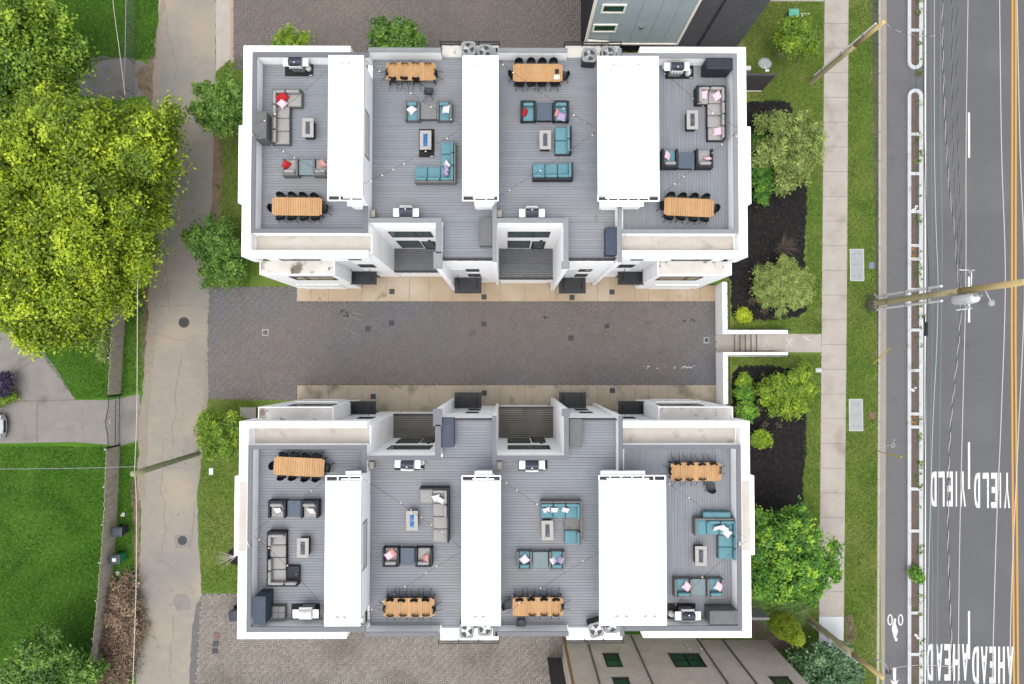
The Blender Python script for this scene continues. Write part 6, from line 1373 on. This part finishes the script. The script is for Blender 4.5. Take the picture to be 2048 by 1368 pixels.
wire('grey twisted cable, right of the dashed-looking pair', [(1914, -60), (1914, 150), (1917, 330), (1922, 480), (1928, 572)], 8.0, .012, 'wire_grey', twist=1.4, extra='cable')
wire('black wire over the edge of the planter strip', [(1845, 60), (1847, 200), (1852, 420), (1858, 570), (1853, 660), (1851, 800), (1849, 1000), (1848, 1368), (1848, 1430)], 6.8, .016, 'cable')
wire('thin black wire over the middle of the planter strip', [(1832, -60), (1832, 100), (1832, 290), (1833, 420), (1835, 570)], 6.5, .010, 'cable')
wire('service drop from the upper verge pole to the street cable', [(1770, 46, 9.6), (1790, 60, 9.2), (1812, 67, 8.9), (1850, 72, 8.3), (1880, 71, 7.8), (1887, 78, 7.5)], 8, .013, 'wire_white', twist=.9, extra='cable')
wire('drop wire from the lower verge pole across the road', [(1777, 1342, 9.1), (1800, 1334, 8.8), (1850, 1330, 8.2), (1906, 1334, 7.5)], 8, .014, 'wire_white')
wire('white wire hanging along the alley from the mossy pole', [(276, 400, 6), (275, 560, 6.5), (274.5, 700, 6.8), (273.5, 830, 7.2), (269, 945, 7.9)], 7, .020, 'wire_white', 'wires along the alley')
wire('white wire running down the alley from the mossy pole', [(270, 950, 7.9), (272, 985, 7.4), (273, 1050, 7), (272, 1180, 6.6), (268, 1300, 6.4), (264, 1430, 6.4)], 7, .020, 'wire_white', 'wires along the alley')
wire('grey wire crossing the lawn from the mossy pole', [(-40, 938, 6.5), (120, 937, 6.4), (240, 934, 6.6), (300, 932, 6.8)], 7, .018, 'wire_grey', 'wires along the alley')
wire('pale wire above the lawn at the upper left', [(222, -40, 6), (228, 20, 6), (240, 110, 6), (250, 190, 6)], 6, .016, 'wire_white', 'wires along the alley')
sb = thing('splice_case', 'black cable splice case hanging above the planter strip', 'splice case', tuple(P(1852, 658, 6.8)))
wpart('case', MB().tube([P(1852.5, 644, 6.75), P(1852, 672, 6.75)], .10, 12), 'chair_black', sb); wpart('clamp', MB().tube([P(1848.5, 632, 6.8), P(1848.5, 645, 6.8)], .05, 8), 'cable', sb)
for lab, a, b, top in (('below the tall road pole', (1742, 732, ZY), (1781, 697, 3.1), onp(.6)), ('beside the bike lane spray marks', (1752, 902, ZY), (1803, 914, 3.4), None)):
    ga, gb = P(*a), P(*b); gy = thing('guy_guard', 'yellow guy wire guard ' + lab, 'guy guard', tuple(ga), 0, 'yellow guy wire guards')
    if top is not None:
        d = (top - ga).normalized(); wpart('guy_wire', MB().tube([ga, top], .010, 5), 'wire_grey', gy); wpart('sleeve', MB().tube([ga + d * .35, ga + d * 2.7], .035, 8), 'guy_yellow', gy)
    else:
        m_ = ga.lerp(gb, .35); wpart('guy_wire', MB().tube([ga, m_], .014, 5), 'cable', gy); wpart('sleeve', MB().tube([m_, gb], .045, 8), 'guy_yellow', gy)

# ================================================================== FENCES, BINS, CAR AND SMALL THINGS
def picket_fence(pts, label, h=1.5):
    w_ = [P(x, y, 0) for x, y in pts]; t = thing('wooden_fence', label, 'fence', tuple(w_[0]), 0, 'wooden board fences'); rr = random.Random(len(pts))
    seg = [0]
    for a, b in zip(w_[:-1], w_[1:]): seg.append(seg[-1] + (b - a).length)
    s_ = 0; k = 0
    while s_ < seg[-1]:
        i = max(j for j in range(len(seg) - 1) if seg[j] <= s_); u = (s_ - seg[i]) / (seg[i + 1] - seg[i]); p = w_[i].lerp(w_[i + 1], u); d = w_[i + 1] - w_[i]; a = math.atan2(d.y, d.x)
        v = k % 4
        o = obj('picket', lambda v=v: MB().prism([(-.068, -.011), (.068, -.011), (.068, .011), (-.068, .011)], .03, h - .02 * v), 'wood_fence', t, key=('picket', v, h))
        o.location = p - w_[0]; o.rotation_euler = (rr.uniform(-.02, .02), rr.uniform(-.012, .012), a); s_ += .142; k += 1
    for z in (.4, 1.15): wpart('rail', MB().tube([q + Vector((-.05, 0, z)) for q in w_], .045, 4), 'wood_fence', t)
    for i in range(int(seg[-1] / 2.4) + 1):
        s2 = min(i * 2.4, seg[-1] - .01); j = max(q for q in range(len(seg) - 1) if seg[q] <= s2); p = w_[j].lerp(w_[j + 1], (s2 - seg[j]) / (seg[j + 1] - seg[j])); wpart('post', MB().box(p.x - .16, p.y - .045, 0, p.x - .07, p.y + .045, h - .06), 'wood_fence', t)
picket_fence([(262, 500), (253, 600), (247, 700), (242, 786)], 'weathered board fence between the trees and the gate', 1.55)
picket_fence([(240, 893), (237, 980), (233, 1060), (224, 1170), (214, 1270), (204, 1330)], 'weathered board fence along the lower lawn', 1.6)
ga, gb = P(241, 790, 0), P(240, 890, 0); gt = thing('driveway_gate', 'black metal driveway gate with arched top', 'gate', tuple(ga.lerp(gb, .5)))
n = 30; arch = lambda u: 1.35 + .30 * math.exp(-((u - .5) / .2) ** 2)
for k in range(n + 1): p = ga.lerp(gb, k / n); wpart('bar', MB().tube([(p.x, p.y, .08), (p.x, p.y, arch(k / n) + .12)], .011, 5), 'black_metal', gt)
wpart('top_rail', MB().tube([ga.lerp(gb, k / n) + Vector((0, 0, arch(k / n))) for k in range(n + 1)], .022, 5), 'black_metal', gt)
for z in (.12, .55): wpart('rail', MB().tube([ga + Vector((0, 0, z)), gb + Vector((0, 0, z))], .022, 5), 'black_metal', gt)
for p in (ga, gb): wpart('post', MB().box(p.x - .05, p.y - .05, 0, p.x + .05, p.y + .05, 1.6), 'black_metal', gt)
md = ga.lerp(gb, .5); wpart('lock_plate', MB().box(md.x - .02, md.y - .14, .9, md.x + .03, md.y + .14, 1.2), 'wire_white', gt)
cl = thing('chain_link_fence', 'grey chain-link fence on the lawn at the upper left', 'fence', tuple(P(270, 90, 0)))
ca, cb = P(273, -60, 0), P(269, 190, 0)
wpart('rail', MB().tube([ca + Vector((0, 0, 1.2)), cb + Vector((0, 0, 1.2))], .025, 6), 'steel', cl)
for k in range(5): p = ca.lerp(cb, k / 4); wpart('post', MB().cyl(p.x, p.y, 0, 1.25, .03, 8), 'steel', cl)
ms = MB(); L = (cb - ca).length; d = (cb - ca).normalized(); k = -1.2
while k < L:
    for a, b in ((k, k + 1.2), (k + 1.2, k)):
        a_, b_ = max(0, min(L, a)), max(0, min(L, b)); za = 1.2 * (a_ - k) / 1.2; zb = 1.2 - za
        if a < b: ms.tube([ca + d * a_ + Vector((0, 0, (a_ - k))), ca + d * b_ + Vector((0, 0, (b_ - k)))], .003, 3)
        else: ms.tube([ca + d * a_ + Vector((0, 0, 1.2 - (a_ - k))), ca + d * b_ + Vector((0, 0, 1.2 - (b_ - k)))], .003, 3)
    k += .12
wpart('wire_mesh', ms, 'wire_grey', cl)['kind'] = 'stuff'
def bin_(x, y, rz, body, lid, label, sticker=False):
    p = P(x, y, 1.0); t = thing('wheeled_bin', label, 'wheeled bin', (p.x, p.y, .015), R(rz), 'wheeled bins')
    m = MB(); lv = [(-.24, -.26, .06, .22, .24), (0, 0, 0, 0, 0)]
    bt, tp_ = [(-.22, -.24), (.22, -.24), (.22, .22), (-.22, .22)], [(-.29, -.33), (.29, -.33), (.29, .31), (-.29, .31)]
    m.v = [(*q, .06) for q in bt] + [(*q, .98) for q in tp_]; m.f = [(3, 2, 1, 0), (4, 5, 6, 7)] + [(i, (i + 1) % 4, 4 + (i + 1) % 4, 4 + i) for i in range(4)]
    obj('body', m, body, t, bevel=.03); obj('lid', MB().rbox(-.31, -.36, .985, .31, .33, 1.06, .03, 4, .03), lid, t); obj('handle', MB().tube([(-.24, .30, 1.0), (-.24, .40, 1.0), (.24, .40, 1.0), (.24, .30, 1.0)], .018, 6), lid, t)
    for sx in (-1, 1): obj('wheel', MB().tube([(sx * .23, .24, .13), (sx * .29, .24, .13)], .13, 16), 'tyre', t)
    if sticker: obj('sticker', MB().box(-.10, -.12, 1.098, .10, .12, 1.101), 'paint_white', t)
bin_(234, 1064, 92, 'bin_dark', 'bin_dark', 'dark lidded wheeled bin beside the lower wooden fence'); bin_(230, 1119, 92, 'green_plastic', 'bin_dark', 'green wheeled bin with dark lid beside the lower wooden fence', True)
bin_(468, 1231, 5, 'bin_dark', 'bin_dark', 'dark wheeled bin against the leftmost house of the bottom row')
# car at the left edge, nose to the right
p = P(-57, 853, .4); car = thing('parked_car', 'silver car nose at the left edge of the concrete drive', 'car', (p.x, p.y, .012), 0)
prof = [(-2.2, .35), (-2.2, .85), (-1.6, .98), (-1.1, 1.42), (.2, 1.46), (.95, 1.02), (1.9, .84), (2.22, .66), (2.25, .35)]
bd = MB(); k = len(prof); rows = ((-.86, .0), (-.80, .03), (-.5, .05), (0, .06), (.5, .05), (.80, .03), (.86, .0))
for yy, up_ in rows:
    for i, (x, z) in enumerate(prof):
        nar = (1 - .10 * max(0, abs(x) - 1.5)) * (.86 if z > 1.2 else 1); bd.v.append((x - (.22 * (abs(yy) / .86) ** 3 * (1 if x > 1.5 else 0)), yy * nar, z + (up_ if z > .8 else 0) - .06))
for j in range(len(rows) - 1):
    for i in range(k - 1): bd.f.append((j * k + i, (j + 1) * k + i, (j + 1) * k + i + 1, j * k + i + 1))
bd.f += [tuple(range(k)), tuple(range(len(rows) * k - 1, (len(rows) - 1) * k - 1, -1))]
obj('body', bd, 'silver_paint', car, smooth=False); obj('windscreen', MB().add(MB().obox((.6, 0, 1.235), (.82, 1.22, .02), 0, 0, R(30))), 'glass', car)
for sy in (-1, 1):
    obj('headlight', MB().rbox(1.93, sy * .45, .60, 2.16, sy * .76, .76, .05), 'lamp_lens', car); obj('door_mirror', MB().rbox(.55, sy * .9, .9, .75, sy * 1.02, 1.02, .04), 'silver_paint', car)
    for x in (-1.35, 1.4):
        wh = obj('wheel', MB().tube([(x, sy * .70, .31), (x, sy * .87, .31)], .31, 18), 'tyre', car); obj('rim', MB().tube([(x, sy * .865, .31), (x, sy * .882, .31)], .19, 14), 'steel', wh)
obj('grille', MB().box(2.14, -.4, .38, 2.24, .4, .54), 'ac_dark', car)
# covers and boxes in the verge
for (x0, y0, x1, y1), lab in (((1700, 498, 1728, 562), 'upper long concrete vault lid in the verge'), ((1698, 798, 1726, 862), 'lower long concrete vault lid in the verge')):
    r = rectw(x0, y0, x1, y1, ZY + .03); t = thing('vault_lid', lab, 'vault lid', ((r[0] + r[2]) / 2, (r[1] + r[3]) / 2, ZY), 0, 'concrete vault lids in the verge'); hx, hy = (r[2] - r[0]) / 2, (r[3] - r[1]) / 2
    obj('frame', MB().box(-hx, -hy, -.02, hx, -hy + .05, .035).box(-hx, hy - .05, -.02, hx, hy, .035).box(-hx, -hy + .05, -.02, -hx + .05, hy - .05, .035).box(hx - .05, -hy + .05, -.02, hx, hy - .05, .035), 'kerb_white', t)
    for sy in (-1, 1):
        pl = obj('plate', MB().box(-hx + .05, sy * .006, -.02, hx - .05, sy * (hy - .05), .03), 'grey_cover', t)
        for sx in (-.16, .16): obj('lifting_hole', MB().cyl(sx, sy * (hy - .32), .0302, .033, .035, 12), 'cast_iron', pl)
for x, y, m_, lab in ((1743, 531, 'blue_cover', 'blue-grey'), (1743.5, 831, 'rust_cover', 'rust-red')):
    p = P(x, y, ZY); t = thing('valve_cover', f'small {lab} valve cover beside the vault lid', 'valve cover', (p.x, p.y, ZY), 0, 'small valve covers in the verge')
    obj('lid', MB().box(-.15, -.17, 0, .15, .17, .025), m_, t); obj('rim', MB().box(-.18, -.20, 0, .18, -.172, .02).box(-.18, .172, 0, .18, .20, .02).box(-.18, -.172, 0, -.152, .172, .02).box(.152, -.172, 0, .18, .172, .02), m_, t)
p = P(1637, 740.5, ZY); t = thing('water_meter', 'pale rectangular meter lid at the pavement edge below the stairs', 'meter lid', (p.x, p.y, ZY)); obj('lid', MB().rbox(-.2, -.12, -.02, .2, .12, .05, .02), 'kerb_white', t); obj('rim', MB().box(-.23, -.15, -.02, .23, -.125, .03).box(-.23, .125, -.02, .23, .15, .03), 'grey_cover', t)
p = P(422, 943, .05); t = thing('water_meter', 'white square meter lid in the grass near the alley pole', 'meter lid', (p.x, p.y, .006)); obj('lid', MB().rbox(-.13, -.2, 0, .13, .2, .05, .02), 'steel_white', t); obj('rim', MB().box(-.16, -.23, 0, .16, -.205, .03).box(-.16, .205, 0, .16, .23, .03), 'grey_cover', t)
p = P(1588, 25, ZY + .6); t = thing('utility_cabinet', 'green utility cabinet at the top of the yard', 'utility box', (p.x, p.y, ZY)); obj('body', MB().box(-.3, -.22, 0, .3, .22, .55), 'transformer', t, bevel=.02); obj('lid', MB().rbox(-.33, -.25, .553, .33, .25, .62, .025), 'transformer', t)
p = P(1611, 33, ZY); t = thing('valve_cover', 'brown square cover with pale frame beside the green cabinet', 'valve cover', (p.x, p.y, ZY)); obj('lid', MB().box(-.2, -.15, 0, .2, .15, .02), 'rust_cover', t); obj('rim', MB().box(-.27, -.22, 0, .27, -.152, .03).box(-.27, .152, 0, .27, .22, .03).box(-.27, -.152, 0, -.202, .152, .03).box(.202, -.152, 0, .27, .152, .03), 'paint_white', t)
r = rectw(480, 815, 512, 836, .3); t = thing('equipment_pad', 'tan concrete block beside the leftmost house of the bottom row', 'concrete block', ((r[0] + r[2]) / 2, (r[1] + r[3]) / 2, 0)); obj('block', MB().box(-.5, -.34, 0, .5, .34, .3), 'concrete', t, bevel=.01); obj('cap', MB().box(-.52, -.36, .302, .52, .36, .34), 'walk', t, bevel=.01)
p = P(483, 1257, .3); t = thing('planter_pot', 'small brown planter against the corner of the bottom row', 'planter', (p.x, p.y, .03)); obj('pot', MB().box(-.18, -.3, 0, .18, .3, .4), 'rust_cover', t, bevel=.015); obj('soil', MB().box(-.15, -.27, .395, .15, .27, .405), 'mulch_black', t)
LB = [(445, 1035, 'beside the dark bin')]
for k, (x, y, lab) in enumerate(((245, 1029, 'above the dark wheeled bin'), (236, 1147, 'below the green wheeled bin'), (1829, 416, 'in the planter beside a crossbar'), (1834, 1272, 'in the planter beside the bicycle mark'), (1827, 778, 'in the planter at mid road'))):
    z = ZS + .08 if x > 1000 else .02; p = P(x, y, z); rr = random.Random(k); m = MB()
    for _ in range(4): m.rbox(*[v for v in (lambda c: (c[0] - .09, c[1] - .06, 0, c[0] + .09, c[1] + .06, .07))((rr.uniform(-.12, .12), rr.uniform(-.14, .14)))], .03, 3)
    o = obj('paper_litter', m, 'paint_white'); o.location = p; tag(o, 'crumpled white paper litter ' + lab, 'litter', 'bits of white litter')
